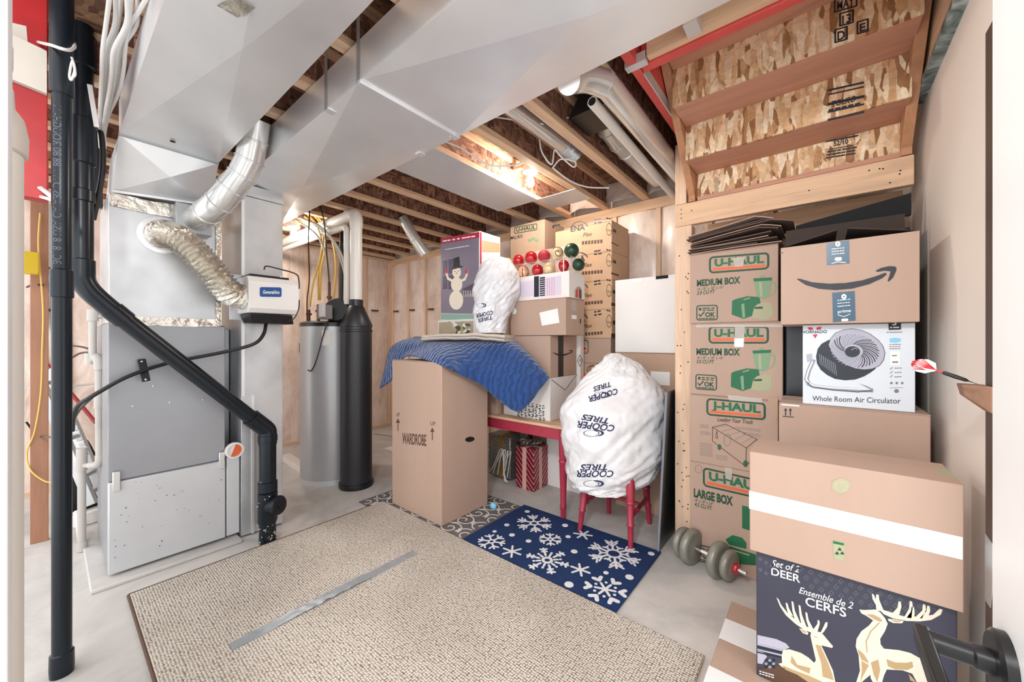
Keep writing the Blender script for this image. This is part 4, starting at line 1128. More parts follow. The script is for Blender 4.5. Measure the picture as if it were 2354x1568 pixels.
# ================================================================== RUGS
rg = single('beige_rug', MB().box(-2.76, -.37, .262, 1.722, .004, .016), M['rug'], 'large woven beige rug with a strip of duct tape across it', 'rug', bevel=.005)
mb = MB()
mb.tube([(-2.765, .26, .009), (-2.765, 1.60, .009)], .007, 8); mb.tube([(-2.76, .258, .009), (-.37, .258, .009)], .007, 8)
obj('bound_edge', mb, M['brown_ink'], rg)
# wrinkled duct tape
vs = []; fs = []
n = 70
for i in range(n + 1):
    f = i / n
    y = .488 + (1.43 - .488) * f; x = -1.944 + .007 * f
    wr_ = max(0.0, min(1, (f - .15) * 8)) * max(0.0, min(1, (.72 - f) * 6))
    for j in range(7):
        g = j / 6 - .5
        z = .0175 + wr_ * .006 * (1 + noise.noise(Vector((g * 3, y * 34 + g * 9, 2)))) 
        vs.append((x + g * (.058 + .006 * noise.noise(Vector((0, y * 9, 0)))), y, z))
for i in range(n):
    for j in range(6):
        k = i * 7 + j
        fs.append((k, k + 1, k + 8, k + 7))
single('duct_tape_strip', MB().add(vs, fs), M['duct_tape'], 'long wrinkled strip of silver duct tape stuck on the beige rug', 'tape', smooth=60)

# grey patterned rug, mostly covered
pr = thing('patterned_rug', 'grey rug with pale scroll pattern under the tall wardrobe carton', 'rug', (-2.39, 2.0, 0))
obj('rug_base', MB().box(-2.93, -1.845, 1.60, 2.375, 0.0, .0036), M['pat_grey'], pr)
mb = MB()
def flat_line(mb, pts, wd, z0, z1):
    P = spline([Vector((x, y, 0)) for x, y in pts], 6)
    for a, b in zip(P, P[1:]):
        d = (b - a)
        if d.length < 1e-6: continue
        d.normalize(); t = Vector((-d.y, d.x, 0)) * wd / 2; e = d * wd * .3
        mb.prism([a - e - t + UP * z0, b + e - t + UP * z0, b + e + t + UP * z0, a - e + t + UP * z0], (0, 0, z1 - z0 + random.random() * .0003))
inside = lambda p: -2.92 < p[0] < -1.855 and 1.61 < p[1] < 2.365
for gx in range(7):
    for gy in range(6):
        cx = -2.88 + gx * .17; cy = 1.65 + gy * .14; s_ = 1 if (gx + gy) % 2 else -1
        sp_ = []
        for q in range(26):
            a_ = math.radians(q * 22); r_ = .014 + .0034 * q
            p = (cx + s_ * r_ * math.cos(a_), cy + r_ * .85 * math.sin(a_))
            if inside(p): sp_.append(p)
            else:
                if len(sp_) > 2: flat_line(mb, sp_, .010, .0036, .0042)
                sp_ = []
        if len(sp_) > 2: flat_line(mb, sp_, .010, .0036, .0042)
        for a in (20, 100, 180, 260):
            lx = cx + .085 * math.cos(math.radians(a)); ly = cy + .07 * math.sin(math.radians(a))
            if inside((lx - .03, ly - .03)) and inside((lx + .03, ly + .03)):
                c_, n_ = math.cos(math.radians(a + 40)), math.sin(math.radians(a + 40))
                leaf = [(0, -.022), (.009, -.006), (.006, .012), (0, .024), (-.006, .012), (-.009, -.006)]
                mb.prism([(lx + u * c_ - v * n_, ly + u * n_ + v * c_, .0036) for u, v in leaf], (0, 0, .0010 + random.random() * .0004))
obj('scroll_pattern', mb, M['pat_white'], pr, smooth=0, kind='stuff')

# navy snowflake rug
nr = thing('snowflake_rug', 'navy blue rug with white snowflakes and dots', 'rug', (-1.3, 2.06, 0))
SX = (-1.832, -.763); SY = (1.732, 2.402)
obj('rug_base', MB().box(SX[0], SX[1], SY[0], SY[1], .0044, .014), M['snow_blue'], nr, .004)
Z0, Z1 = .0138, .0158
def fbar(mb, a, b, wd=.014):
    jz = random.random() * .0005
    mb.bar(Vector((a[0], a[1], (Z0 + Z1 + jz) / 2)), Vector((b[0], b[1], (Z0 + Z1 + jz) / 2)), wd, Z1 - Z0 + jz)
    for p in (a, b):
        mb.lathe([(wd / 2, Z0), (wd / 2, Z1 - random.random() * .0004)], (p[0], p[1], 0), 8)
def flake(px, py, r, style, rot=0):
    c = atZ(px, py, .014); mb = MB()
    P = lambda rr, a: (c.x + rr * math.cos(a), c.y + rr * math.sin(a))
    for k in range(6):
        a = rot + k * math.pi / 3
        if style == 'star':
            fbar(mb, P(0, a), P(r, a), .013)
        elif style == 'small':
            fbar(mb, P(.25 * r, a), P(r, a), .012); fbar(mb, P(.25 * r, a), P(.25 * r, a + math.pi / 3), .012)
            for s in (-1, 1): fbar(mb, P(.66 * r, a), P(.95 * r, a + s * .35), .012)
        elif style == 'mid':
            fbar(mb, P(.2 * r, a), P(r, a), .013); fbar(mb, P(.24 * r, a), P(.24 * r, a + math.pi / 3), .013)
            for f in (.5, .72):
                for s in (-1, 1): fbar(mb, P(f * r, a), P((f + .24) * r, a + s * .30), .012)
        elif style == 'big':
            fbar(mb, P(.28 * r, a), P(r, a), .014)
            for i in range(3): fbar(mb, P(.28 * r, a + i * math.pi / 9), P(.28 * r, a + (i + 1) * math.pi / 9), .014)
            for f, e in ((.55, .32), (.78, .25)):
                for s in (-1, 1): fbar(mb, P(f * r, a), P((f + e) * r, a + s * .26), .012)
            b = a + math.pi / 6
            fbar(mb, P(.28 * r, b), P(.55 * r, b), .012)
            for s in (-1, 1): fbar(mb, P(.46 * r, b), P(.60 * r, b + s * .22), .011)
        elif style == 'ring':
            fbar(mb, P(.22 * r, a), P(.22 * r, a + math.pi / 3), .016)
            fbar(mb, P(.40 * r, a), P(r, a), .014)
            for s in (-1, 1):
                fbar(mb, P(.72 * r, a - .16), P(.72 * r, a + .16), .014); fbar(mb, P(.86 * r, a), P(.95 * r, a + s * .17), .013)
            b = a + math.pi / 6
            fbar(mb, P(.32 * r, b), P(.50 * r, b), .013); fbar(mb, P(.62 * r, b), P(.64 * r, b), .016)
        elif style == 'tulip':
            fbar(mb, P(0, a), P(.50 * r, a), .013)
            for s in (-1, 1): fbar(mb, P(.72 * r, a), P(.98 * r, a + s * .22), .022)
            b = a + math.pi / 6
            fbar(mb, P(.55 * r, b), P(.56 * r, b), .016)
    obj('snowflake', mb, M['snow_white'], nr, smooth=0)
for a in ((1228, 1203, .125, 'mid', .2), (1130, 1245, .088, 'small', .4), (1265, 1240, .072, 'small', .1), (1258, 1288, .128, 'ring', .26), (1411, 1273, .150, 'big', .0), (1391, 1355, .105, 'tulip', .35), (1177, 1268, .062, 'star', .1), (1340, 1229, .060, 'star', .4), (1334, 1310, .056, 'star', .1)):
    flake(*a)
for px, py, r in ((1212, 1176, .020), (1165, 1207, .019), (1137, 1222, .015), (1177, 1230, .020), (1215, 1244, .019), (1299, 1208, .022), (1306, 1234, .018), (1320, 1268, .021), (1308, 1344, .025), (1393, 1317, .015), (1447, 1327, .023), (1497, 1273, .020)):
    c = atZ(px, py, .014)
    obj('dot', MB().lathe([(r, Z0), (r * .96, Z1)], (c.x, c.y, 0), 18), M['snow_white'], nr)
bl = MB().ball((0, 0, 0), .028, 14, 8)
c = atZ(1134, 1163, .03)
bl.v = [(c.x + v[0] * 1.1, c.y + v[1] * .8, max(.005, c.z + v[2])) for v in bl.v]
single('aqua_ball', bl, M['sky_ink'], 'small pale aqua lump beside the tall wardrobe carton on the grey rug', 'ball', smooth=80)

# ================================================================== WARDROBE CARTON, TABLE AND WHAT LIES ON IT
X0, X1, Y0, Y1, ZT = -2.685, -2.075, 1.755, 2.235, 1.168
t = carton('wardrobe_carton', 'tall brown wardrobe carton standing on the grey patterned rug', X0, X1, Y0, Y1, .0045, ZT, 'card', bev=.005)
P = Print('Y', Y0)
P.text('brown_ink', 'WARDROBE', (925, 1019), (980, 1025), 24, bold=.02)
for x, y in ((915, 964), (994, 985)):
    P.stroke('brown_ink', [(x, y + 26), (x, y)], 3)
    P.poly('brown_ink', [(x - 5, y + 8), (x + 5, y + 8), (x, y - 2)])
P.text('brown_ink', 'UP', (990, 977), (1001, 979), 9)
P.text('brown_ink', 'UP', (911, 957), (919, 958), 9)
P.done(t, 'printed_lettering')
P = Print('X', X1)
P.poly('hole', ell(1080, 1010, 11, 6, 16, -.15))
P.done(t, 'hand_hole')
obj('corner_seam', MB().box(X1 - .001, X1 + .0006, Y0 + .006, Y0 + .012, .01, ZT - .01), M['card2'], t)

TZ = .69
tb = thing('console_table', 'red painted wooden table with boxes piled on top', 'table', (-2.2, 2.6, 0))
obj('table_top', MB().box(-2.96, -1.43, 2.375, 2.88, TZ - .022, TZ), M['pine_x'], tb, .004)
obj('apron', MB().box(-2.93, -1.46, 2.385, 2.41, TZ - .105, TZ - .023), M['red_wood'], tb, .003)
obj('apron', MB().box(-2.93, -1.46, 2.765, 2.79, TZ - .105, TZ - .023), M['red_wood'], tb, .003)
obj('apron', MB().box(-1.475, -1.45, 2.385, 2.79, TZ - .105, TZ - .023), M['red_wood'], tb, .003)
obj('apron', MB().box(-2.94, -2.915, 2.385, 2.79, TZ - .105, TZ - .023), M['red_wood'], tb, .003)
def turned(x, y, h, r):
    return MB().lathe([(r * .62, 0), (r * .66, h * .10), (r * .86, h * .13), (r * .86, h * .15), (r * .72, h * .17), (r * .80, h * .35), (r, h * .62), (r * 1.12, h * .635), (r * 1.12, h * .65), (r * .95, h * .66), (r * 1.05, h * .70), (r * 1.1, h)], (x, y, 0), 20)
for x, y in ((-1.475, 2.41), (-1.475, 2.765), (-2.915, 2.41), (-2.915, 2.765)):
    obj('leg', turned(x, y, TZ - .024, .030), M['red_wood'], tb, smooth=40)

# support carton under the blanket
SUPZ = 1.285
carton('carton', 'brown carton on the red table hidden beneath the blue blanket', -2.93, -2.13, 2.40, 2.77, TZ + .001, SUPZ, 'card')
# white carton at the right end of the table
wx1, wy0 = -1.632, 2.47
t = carton('white_carton', 'white carton with black characters at the right end of red table', -2.11, wx1, wy0, 2.87, TZ + .001, 1.03, 'white_card', bev=.003)
P = Print('Y', wy0)
for r_ in range(8):
    rr = random.Random(r_)
    for c_ in range(8 if r_ > 2 else 6):
        x = 1192 + r_ * 8.2; y = 925 + (r_ * 1.4) + c_ * 5.4 + (6 if r_ < 3 else 0)
        for q in range(3):
            xx = x + rr.uniform(-2.2, 2.2); yy = y + rr.uniform(-2, 2)
            P.stroke('ink', [(xx - 2, yy), (xx + 2, yy + rr.uniform(-1.5, 1.5))] if q else [(xx, yy - 2), (xx, yy + 2)], 1.2)
P.done(t, 'printed_characters')
P = Print('X', wx1)
P.stroke('grey_ink', [(1268, 873), (1299, 897), (1325, 862)], 2)
P.done(t, 'flap_fold')
ax1, ay0 = -1.634, 2.475
t = carton('taped_carton', 'brown carton with black printed tape above the white carton on the table', -2.06, ax1, ay0, 2.885, 1.031, 1.362, 'card', seam='Y')
P = Print('X', ax1)
P.rect('btape', 1283, 770, 1295, 872)
def smile(P, key, x0, y0, s, tilt=0.0):
    """curved arrow: lower crescent and arrow head, s = photo px width"""
    f = lambda u, v: (x0 + s * (u * math.cos(tilt) - v * math.sin(tilt)), y0 + s * (u * math.sin(tilt) + v * math.cos(tilt)))
    n = 18
    lower = [(i / n, .02 + .22 * math.sin(math.pi * (.08 + .84 * i / n)) ** 1.0 - .03 - .10 * (i / n)) for i in range(n + 1)]
    upper = [(i / n, .02 + .145 * math.sin(math.pi * (.08 + .84 * i / n)) - .04 - .115 * (i / n)) for i in range(n + 1)]
    pts = [f(u * .88, v) for u, v in lower] + [f(u * .88, v) for u, v in reversed(upper)]
    P.poly(key, pts, .0008)
    head = [(.775, -.155), (.85, -.195), (.955, -.205), (.975, -.17), (.965, -.11), (.925, -.03), (.895, -.04), (.915, -.10), (.915, -.145), (.86, -.15), (.79, -.128)]
    P.poly(key, [f(u, v) for u, v in head], .0008)
smile(P, 'ink', 1271, 809, 46, .12)
P.done(t, 'printed_art')
bx1, by0 = -1.490, 2.470
t = carton('labelled_carton', 'brown carton with a blank white shipping label near ornaments', -2.03, bx1, by0, 2.76, 1.365, 1.652, 'card', seam='Y')
P = Print('Y', by0)
P.poly('white_ink', [(1240, 719), (1282, 709), (1286, 742), (1246, 749)])
P.poly('white_ink', [(1176, 706), (1182, 704), (1188, 715), (1186, 721), (1178, 723)])
P.done(t, 'label_sheet')
P = Print('X', bx1)
P.rect('tape', 1314, 690, 1325, 716); P.rect('white_ink', 1314, 724, 1325, 734); P.rect('hole', 1333, 733, 1335, 744)
P.done(t, 'label_sheet')
cx1, cy0 = -1.478, 2.50
t = carton('holiday_carton', 'white carton with pink and black striped print under the ornament trays', -2.03, cx1, cy0, 2.745, 1.654, 1.855, 'white_card', flaps=False, bev=.003)
P = Print('Y', cy0)
P.poly('lilac', [(1192, 650), (1290, 633), (1290, 678), (1192, 683)])
P.rect('ink', 1228, 636, 1239, 682, .0006)
for k in range(9): P.rect('ink', 1241, 638 + k * 5, 1253, 640 + k * 5, .0006)
for k in range(4): P.rect('pink_ink', 1258 + k * 5, 638, 1260 + k * 5, 680, .0006)
P.done(t)
P = Print('X', cx1)
P.poly('photo_tan', [(1321, 684), (1321, 668), (1325, 660), (1331, 658), (1337, 664), (1338, 686)])
P.poly('red_ink', [(1323, 684), (1324, 668), (1328, 662), (1328, 685)], .0006)
P.poly('brown_ink', [(1331, 686), (1331, 663), (1336, 668), (1336, 687)], .0006)
P.done(t)
t = carton('tall_white_carton', 'narrow tall white carton standing behind the taped brown carton', -1.95, -1.60, 2.892, 2.955, .0, 1.64, 'white_card', flaps=False, bev=.003)
P = Print('X', -1.60)
P.stroke('ink', [(1332, 816), (1339, 828), (1333, 842), (1327, 830)], 1.6, True)
P.text('ink', 'X', (1330, 832), (1336, 832), 8)
P.done(t)

# snowman carton on the plant-picture carton
sx0, sx1, sy0, sy1 = -2.868, -2.345, 2.42, 2.70
t = carton('plant_carton', 'low carton printed with a pale plant photo under the snowman carton', sx0 - .03, sx1 + .02, 2.405, 2.72, 1.335, 1.52, 'white_card', flaps=False, bev=.003)
P = Print('Y', 2.405)
P.poly('photo_tan', [(1009, 741), (1088, 738), (1088, 775), (1009, 775)])
rr = random.Random(2)
for i in range(22):
    x = 1032 + rr.random() * 48; y = 742 + rr.random() * 26; r_ = 3 + 5 * rr.random()
    P.poly(('leaf_print', 'white_ink', 'lgreen_ink')[i % 3], ell(x, y, r_, r_ * .5, 8, rr.random() * 3), .0006 + .00002 * i)
P.done(t, 'printed_photo')
t = carton('snowman_carton', 'tall carton printed with a snowman in a black top hat, red top edge', sx0, sx1, sy0, sy1, 1.521, 2.30, 'white_card', flaps=False, bev=.003)
P = Print('Y', sy0)
sk = lambda x, y: (x, y - .165 * (x - 1013))
P.poly('snow_bg', [sk(1014, 560), sk(1101, 560), (1101, 722), (1014, 720)])
P.poly('aqua', [(1014, 721), (1101, 723), (1101, 736), (1014, 735)])
P.poly('crimson', [sk(1013.5, 548), sk(1102, 548), sk(1102, 561), sk(1013.5, 561)], .0003)
P.dashes('white_ink', (1018, 557), (1094, 545), 4.5, lift=.0008)
P.dashes('white_ink', (1024, 575), (1080, 566), 2.5, lift=.0008)
for a in ((1018, 600, 1029, 630), (1031, 597, 1044, 628), (1018, 634, 1029, 664), (1031, 633, 1044, 664)): P.rect('snow_dk', *a, .0004)
P.poly('snow_dk', [(1064, 664), (1088, 652), (1088, 672), (1064, 680)], .0004)
for k in range(6): P.stroke('snow_lt', [(1066 + k * 4, 668), (1066 + k * 4, 682)], 1.5, lift=.0008)
P.poly('snow_lt', ell(1049, 690, 16, 22, 24), .0006); P.poly('snow_lt', ell(1050, 654, 13, 17, 24), .0007); P.poly('snow_lt', ell(1050, 626, 10, 13, 20), .0008)
P.stroke('snow_lt', [(1040, 646), (1030, 640), (1027, 630), (1026, 624)], 6, lift=.0008)
P.stroke('snow_lt', [(1060, 646), (1069, 642), (1073, 632), (1073, 624)], 6, lift=.0008)
P.poly('red_ink', ell(1027, 624, 3, 5, 10), .001); P.poly('red_ink', ell(1072, 625, 3, 5, 10), .001)
P.poly('ink', [(1039, 617), (1063, 611), (1064, 614), (1040, 620)], .0011); P.poly('ink', [(1043, 616), (1043, 594), (1056, 590), (1058, 612)], .0011)
P.poly('ink', ell(1046, 624, 1.2, 1.2, 8), .0011); P.poly('ink', ell(1054, 623, 1.2, 1.2, 8), .0011); P.poly('orange_ink', ell(1050, 628, 2.2, 1.1, 8), .0011)
P.done(t)
P = Print('X', sx1)
P.poly('crimson', [(1103, 533), (1107, 534.5), (1107, 735), (1103, 735)])
P.poly('card3', [(1108, 552), (1149, 560), (1149, 580), (1108, 580)])
P.done(t)

# blue moving blanket draped over the support carton and the wardrobe carton
NET = [
 [(955, 776, 3.62), (905, 796, 3.40), (888, 842, 3.38), (876, 893, 3.37)],
 [(980, 777, 3.60), (928, 786, 3.33), (908, 828, 3.24), (903, 872, 3.25)],
 [(1010, 777, 3.55), (962, 786, 3.20), (948, 806, 3.13), (934, 820, 3.09)],
 [(1050, 778, 3.45), (1016, 788, 3.08), (1013, 814, 2.78), (1020, 843, 2.65)],
 [(1100, 780, 3.36), (1075, 790, 3.02), (1070, 828, 2.81), (1058, 862, 2.745)],
 [(1150, 781, 3.26), (1130, 793, 2.95), (1122, 846, 2.83), (1105, 884, 2.80)],
 [(1185, 788, 3.18), (1172, 800, 2.92), (1158, 872, 2.80), (1142, 916, 2.79)],
 [(1212, 812, 3.04), (1210, 826, 2.88), (1196, 888, 2.79), (1188, 946, 2.79)],
 [(1240, 842, 2.95), (1238, 852, 2.86), (1226, 890, 2.80), (1216, 926, 2.80)],
 [(1258, 866, 2.91), (1260, 871, 2.87), (1250, 882, 2.84), (1238, 893, 2.83)]]
nu, nv = len(NET), len(NET[0])
rows = [spline([atK(*NET[i][j]) for i in range(nu)], 6) for j in range(nv)]
cols = [spline([rows[j][i] for j in range(nv)], 8) for i in range(len(rows[0]))]
vs = []; fs = []
nc, nrw = len(cols), len(cols[0])
for i, c in enumerate(cols):
    for j, p in enumerate(c):
        q = Vector(p)
        vs.append(q + FWD * (-.010 * noise.noise(q * 9)) + UP * (.004 * noise.noise(q * 14)))
for i in range(nc - 1):
    for j in range(nrw - 1):
        k = i * nrw + j
        fs.append((k, k + 1, k + nrw + 1, k + nrw))
bk = single('moving_blanket', MB().add(vs, fs), M['quilt'], 'quilted blue moving blanket draped over cartons behind the wardrobe carton', 'blanket', smooth=80)
so = bk.modifiers.new('thickness', 'SOLIDIFY'); so.thickness = .012; so.offset = 1
# folded grey blanket on top
fb = thing('folded_blanket', 'folded pale grey blanket lying on the blue moving blanket', 'blanket', atK(1080, 784, 3.15))
a = atK(990, 789, 3.20); b = atK(1172, 786, 3.03)
def fold_layer(z0, th, inset, nm):
    d = (b - a).normalized(); t_ = UP.cross(d).normalized()
    prof = [(-.16 + inset, z0), (.14, z0), (.165, z0 + th * .5), (.14, z0 + th), (-.16 + inset, z0 + th), (-.175 + inset, z0 + th * .5)]
    mb = MB(); n = 26; base = len(prof)
    vs = []; fs = []
    for i in range(n + 1):
        c = a + (b - a) * (i / n) 
        c.z = 0
        for (u, z) in prof:
            vs.append(c + t_ * u + UP * (z + .010 * noise.noise(Vector((i * .25, u * 5, z0 * 20))) + .012 * math.sin(math.pi * min(1, i / n * 1.0)) ))
    for i in range(n):
        for j in range(base):
            k = (j + 1) % base
            fs.append((i * base + j, i * base + k, (i + 1) * base + k, (i + 1) * base + j))
    fs.append(tuple(range(base))); fs.append(tuple(range(n * base, n * base + base)))
    mb.add(vs, fs)
    return obj(nm, mb, M['grey_cloth'], fb, smooth=60)
fold_layer(1.320, .022, 0, 'lower_fold')
fold_layer(1.3435, .024, .012, 'upper_fold')

# plastic bags
def loft_bag(levels, n=150, sub=5, fold=.02, seed=0, close_bottom=True, radial=18, power=1.0):
    L = [Vector(l) for l in levels]    # y, xl, xr, k, half depth
    n_l = (len(levels) - 1) * sub + 1
    vs = []; fs = []
    def cat(i, f, c):
        g = lambda q: levels[max(0, min(len(levels) - 1, q))][c]
        p0, p1, p2, p3 = g(i - 1), g(i), g(i + 1), g(i + 2)
        return .5 * (2 * p1 + (p2 - p0) * f + (2 * p0 - 5 * p1 + 4 * p2 - p3) * f * f + (3 * p1 - p0 - 3 * p2 + p3) * f ** 3)
    for q in range(n_l):
        i = min(q // sub, len(levels) - 2); f = q / sub - i
        y, xl, xr, k_, dp = [cat(i, f, c) for c in range(5)]
        mid = (xl + xr) / 2; kk = k_
        C = atK(mid, y, kk); hw = abs(xr - xl) / 2 / FPX * kk
        for j in range(n):
            t = 2 * math.pi * j / n
            r_ = 1.0
            tt = t + .05 * q
            lo = noise.noise(Vector((math.cos(t) * 1.3 + seed, math.sin(t) * 1.3, q * .09)))
            rg_ = 1 - 2 * abs(noise.noise(Vector((math.cos(tt) * 3.1 + seed, math.sin(tt) * 3.1 + 4, q * .11))))
            fine = 1 - 2 * abs(noise.noise(Vector((math.cos(t) * 7 + seed, math.sin(t) * 7 + q * .5, q * .30))))
            nz = .9 * lo + .45 * rg_ + .22 * fine - .3
            d = RIGHT * math.cos(t) * hw + FWD * math.sin(t) * dp
            dl = max(1e-5, d.length)
            vs.append(C + d + d / dl * fold * nz * min(1.0, dl / .08))
    for q in range(n_l - 1):
        for j in range(n):
            k2 = (j + 1) % n
            fs.append((q * n + j, q * n + k2, (q + 1) * n + k2, (q + 1) * n + j))
    fs.append(tuple(range(n)))
    if close_bottom: fs.append(tuple(range((n_l - 1) * n, n_l * n)))
    return MB().add(vs, fs)
def bag_print(bag_mb, parent, items, key='navy_ink'):
    tree = BVHTree.FromPolygons([Vector(v) for v in bag_mb.v], bag_mb.f)
    eye = Vector((0, 0, CAM_H)); mb = MB()
    def put(px, py):
        d = Vector(ray(px, py)).normalized()
        h = tree.ray_cast(eye, d)
        return (h[0] - d * .004) if h[0] else atK(px, py, 2.6)
    for it in items:
        if it[0] == 't':
            _, s, x0, y0, x1, y1, h, sh, bd = it
            vs, fs = glyphs(s, sh, bd)
            # subdivide so the ink follows the folds
            bm = bmesh.new(); bv = [bm.verts.new(v) for v in vs]
            for f in fs:
                try: bm.faces.new([bv[i] for i in f])
                except ValueError: pass
            xs = [v[0] for v in vs]; a0, a1 = min(xs), max(xs)
            bmesh.ops.triangulate(bm, faces=bm.faces)
            bmesh.ops.subdivide_edges(bm, edges=[e for e in bm.edges if e.calc_length() > .12], cuts=2)
            bm.verts.index_update()
            dx, dy = x1 - x0, y1 - y0; L_ = math.hypot(dx, dy); ux, uy = dx / L_, dy / L_; vx, vy = uy, -ux
            W = [put(x0 + ux * L_ * (v.co.x - a0) / (a1 - a0) + vx * h * v.co.y / .7, y0 + uy * L_ * (v.co.x - a0) / (a1 - a0) + vy * h * v.co.y / .7) for v in bm.verts]
            mb.add(W, [tuple(v.index for v in f.verts) for f in bm.faces]); bm.free()
        else:
            _, cx, cy, rx, ry = it
            for (r0, r1, a0, a1, ox) in ((1.0, .93, 60, 330, 0), (1.0, .72, -95, 60, .16), (.80, .70, -60, 60, -.12), (1.0, .9, 20, 140, 0)):
                n = 20
                o_ = [(cx + ox * rx + rx * r0 * math.cos(math.radians(a0 + (a1 - a0) * i / n)), cy + ry * r0 * math.sin(math.radians(a0 + (a1 - a0) * i / n))) for i in range(n + 1)]
                i_ = [(cx + ox * rx + rx * r1 * math.cos(math.radians(a0 + (a1 - a0) * i / n)), cy + ry * r1 * math.sin(math.radians(a0 + (a1 - a0) * i / n))) for i in range(n + 1)]
                W = [put(*p) for p in o_] + [put(*p) for p in i_]
                mb.add(W, [(i, i + 1, n + 2 + i, n + 1 + i) for i in range(n)])
    obj('printed_lettering', mb, M[key], parent, smooth=0)
_BIG = [(812, 1404, 1422, 2.85, .02), (822, 1392, 1440, 2.82, .06), (838, 1376, 1468, 2.80, .08), (862, 1358, 1496, 2.78, .12), (895, 1324, 1526, 2.77, .165), (938, 1296, 1537, 2.76, .215), (990, 1294, 1527, 2.75, .22), (1040, 1300, 1517, 2.74, .215), (1075, 1302, 1512, 2.73, .21), (1100, 1308, 1490, 2.725, .19), (1116, 1316, 1455, 2.72, .165)]
BIG = [(y, a, b, k - .09, d + (.03 if y > 900 else 0)) for y, a, b, k, d in _BIG]
mbb = loft_bag(BIG, fold=.036, seed=3, sub=9)
tb_ = thing('plastic_bag', 'big white plastic tire bag with upside-down lettering covering the red chair', 'bag', (-1.15, 2.5, .4))
obj('bag_film', mbb, M['plastic_bag'], tb_, smooth=70)
bag_print(mbb, tb_, [('t', 'COOPER', 1410, 1082, 1326, 1082, 15, .25, .02), ('t', 'TIRES', 1396, 1068, 1333, 1068, 13, .25, .02), ('r', 1363, 1112, 22, 8),
                     ('t', 'COOPER', 1413, 978, 1328, 968, 15, .25, .02), ('t', 'TIRES', 1400, 962, 1338, 952, 13, .25, .02), ('r', 1363, 996, 22, 8),
                     ('t', 'COOPER', 1418, 893, 1352, 912, 13, .25, .02), ('t', 'TIRES', 1402, 878, 1362, 890, 11, .25, .02), ('r', 1382, 908, 17, 7)])
UPB = [(590, 1138, 1150, 3.16, .02), (598, 1118, 1168, 3.15, .07), (614, 1104, 1182, 3.14, .11), (640, 1094, 1193, 3.13, .13), (668, 1089, 1195, 3.12, .135), (695, 1090, 1184, 3.11, .13), (722, 1090, 1172, 3.10, .12), (748, 1093, 1164, 3.09, .11), (766, 1097, 1160, 3.09, .10)]
mbb2 = loft_bag(UPB, fold=.026, seed=9, sub=9)
t2 = thing('plastic_bag', 'thin translucent-looking plastic tire bag leaning against the snowman carton', 'bag', (-2.2, 2.3, 1.37))
obj('bag_film', mbb2, M['clear_bag'], t2, smooth=70)
bag_print(mbb2, t2, [('t', 'COOPER', 1132, 714, 1094, 722, 9, .25, .02), ('t', 'TIRES', 1130, 726, 1097, 734, 8, .25, .02), ('r', 1106, 702, 10, 5)])

# ornament trays
def ornament(c, r, m, label, kind='plain'):
    t = thing('ornament', label, 'ornament', (c[0], c[1], c[2] - r), 'ornaments in the clear trays')
    obj('ball', MB().ball(c, r, 24, 14), M[m], t, smooth=80)
    if kind == 'stripe':
        for k in range(6):
            a = k * math.pi / 3
            pts = [Vector(c) + Vector((math.cos(a) * math.sin(u), math.sin(a) * math.sin(u), math.cos(u))) * (r + .0005) for u in [math.radians(12 + 156 * i / 14) for i in range(15)]]
            obj('stripe', MB().tube(pts, .004, 6), M['orn_red'] if m == 'orn_cream' else M['white_ink'], t, smooth=60)
    if kind == 'swirl':
        pts = [Vector(c) + (-FWD * math.cos(a * .12) + (RIGHT * math.cos(a) + UP * math.sin(a)) * math.sin(a * .12)) * (r + .0005) for a in [i * .35 for i in range(26)]]
        obj('stripe', MB().tube(pts, .0035, 6), M['leaf_print'], t, smooth=60)
ty_ = 1.857
tray = thing('ornament_tray', 'clear plastic tray stack holding red and cream ornaments', 'tray', (-1.75, 2.6, ty_))
obj('tray_floor', MB().box(-1.93, -1.475, 2.515, 2.66, ty_, ty_ + .003), M['clear'], tray)
obj('tray_shelf', MB().box(-2.10, -1.50, 2.500, 2.66, ty_ + .105, ty_ + .109), M['clear'], tray)
obj('tray_back', MB().box(-2.02, -1.475, 2.665, 2.668, ty_, ty_ + .24), M['clear'], tray)
obj('tray_end', MB().box(-1.478, -1.475, 2.515, 2.66, ty_ + .003, ty_ + .115), M['clear'], tray)
low = [(1203, 'orn_cream', 'cream ornament with red stripes, left end of the lower tray row', 'stripe', .052), (1236, 'orn_red', 'shiny red ornament second in the lower tray row', 'plain', .050), (1262, 'orn_cream', 'plain cream ornament in the middle of the lower tray row', 'plain', .052), (1296, 'orn_red', 'red ornament with white stripes in the lower tray row', 'stripe', .052), (1330, 'orn_green', 'dark green foil ornament at the right end of the lower tray row', 'plain', .048)]
for px, m_, lb, kd, r_ in low:
    d = ray(px, 600); c = Vector((d[0] / d[1] * 2.58, 2.58, ty_ + .0035 + r_))
    ornament(c, r_, m_, lb, kd)
upp = [(1166, 'orn_cream', 'plain cream ornament at the left end of the upper tray row', 'plain', .047), (1192, 'orn_red', 'glossy red ornament second from left in the upper tray row', 'plain', .052), (1221, 'orn_red', 'glossy red ornament third from left in the upper tray row', 'plain', .056), (1251, 'orn_matte', 'rough red glittered ornament in the upper tray row', 'plain', .052), (1281, 'orn_cream', 'cream ornament with green swirl in the upper tray row', 'swirl', .054), (1314, 'orn_green', 'green foil ornament at the right end of the upper tray row', 'plain', .058)]
for px, m_, lb, kd, r_ in upp:
    d = ray(px, 580); c = Vector((d[0] / d[1] * 2.575, 2.575, ty_ + .1095 + r_))
    ornament(c, r_, m_, lb, kd)

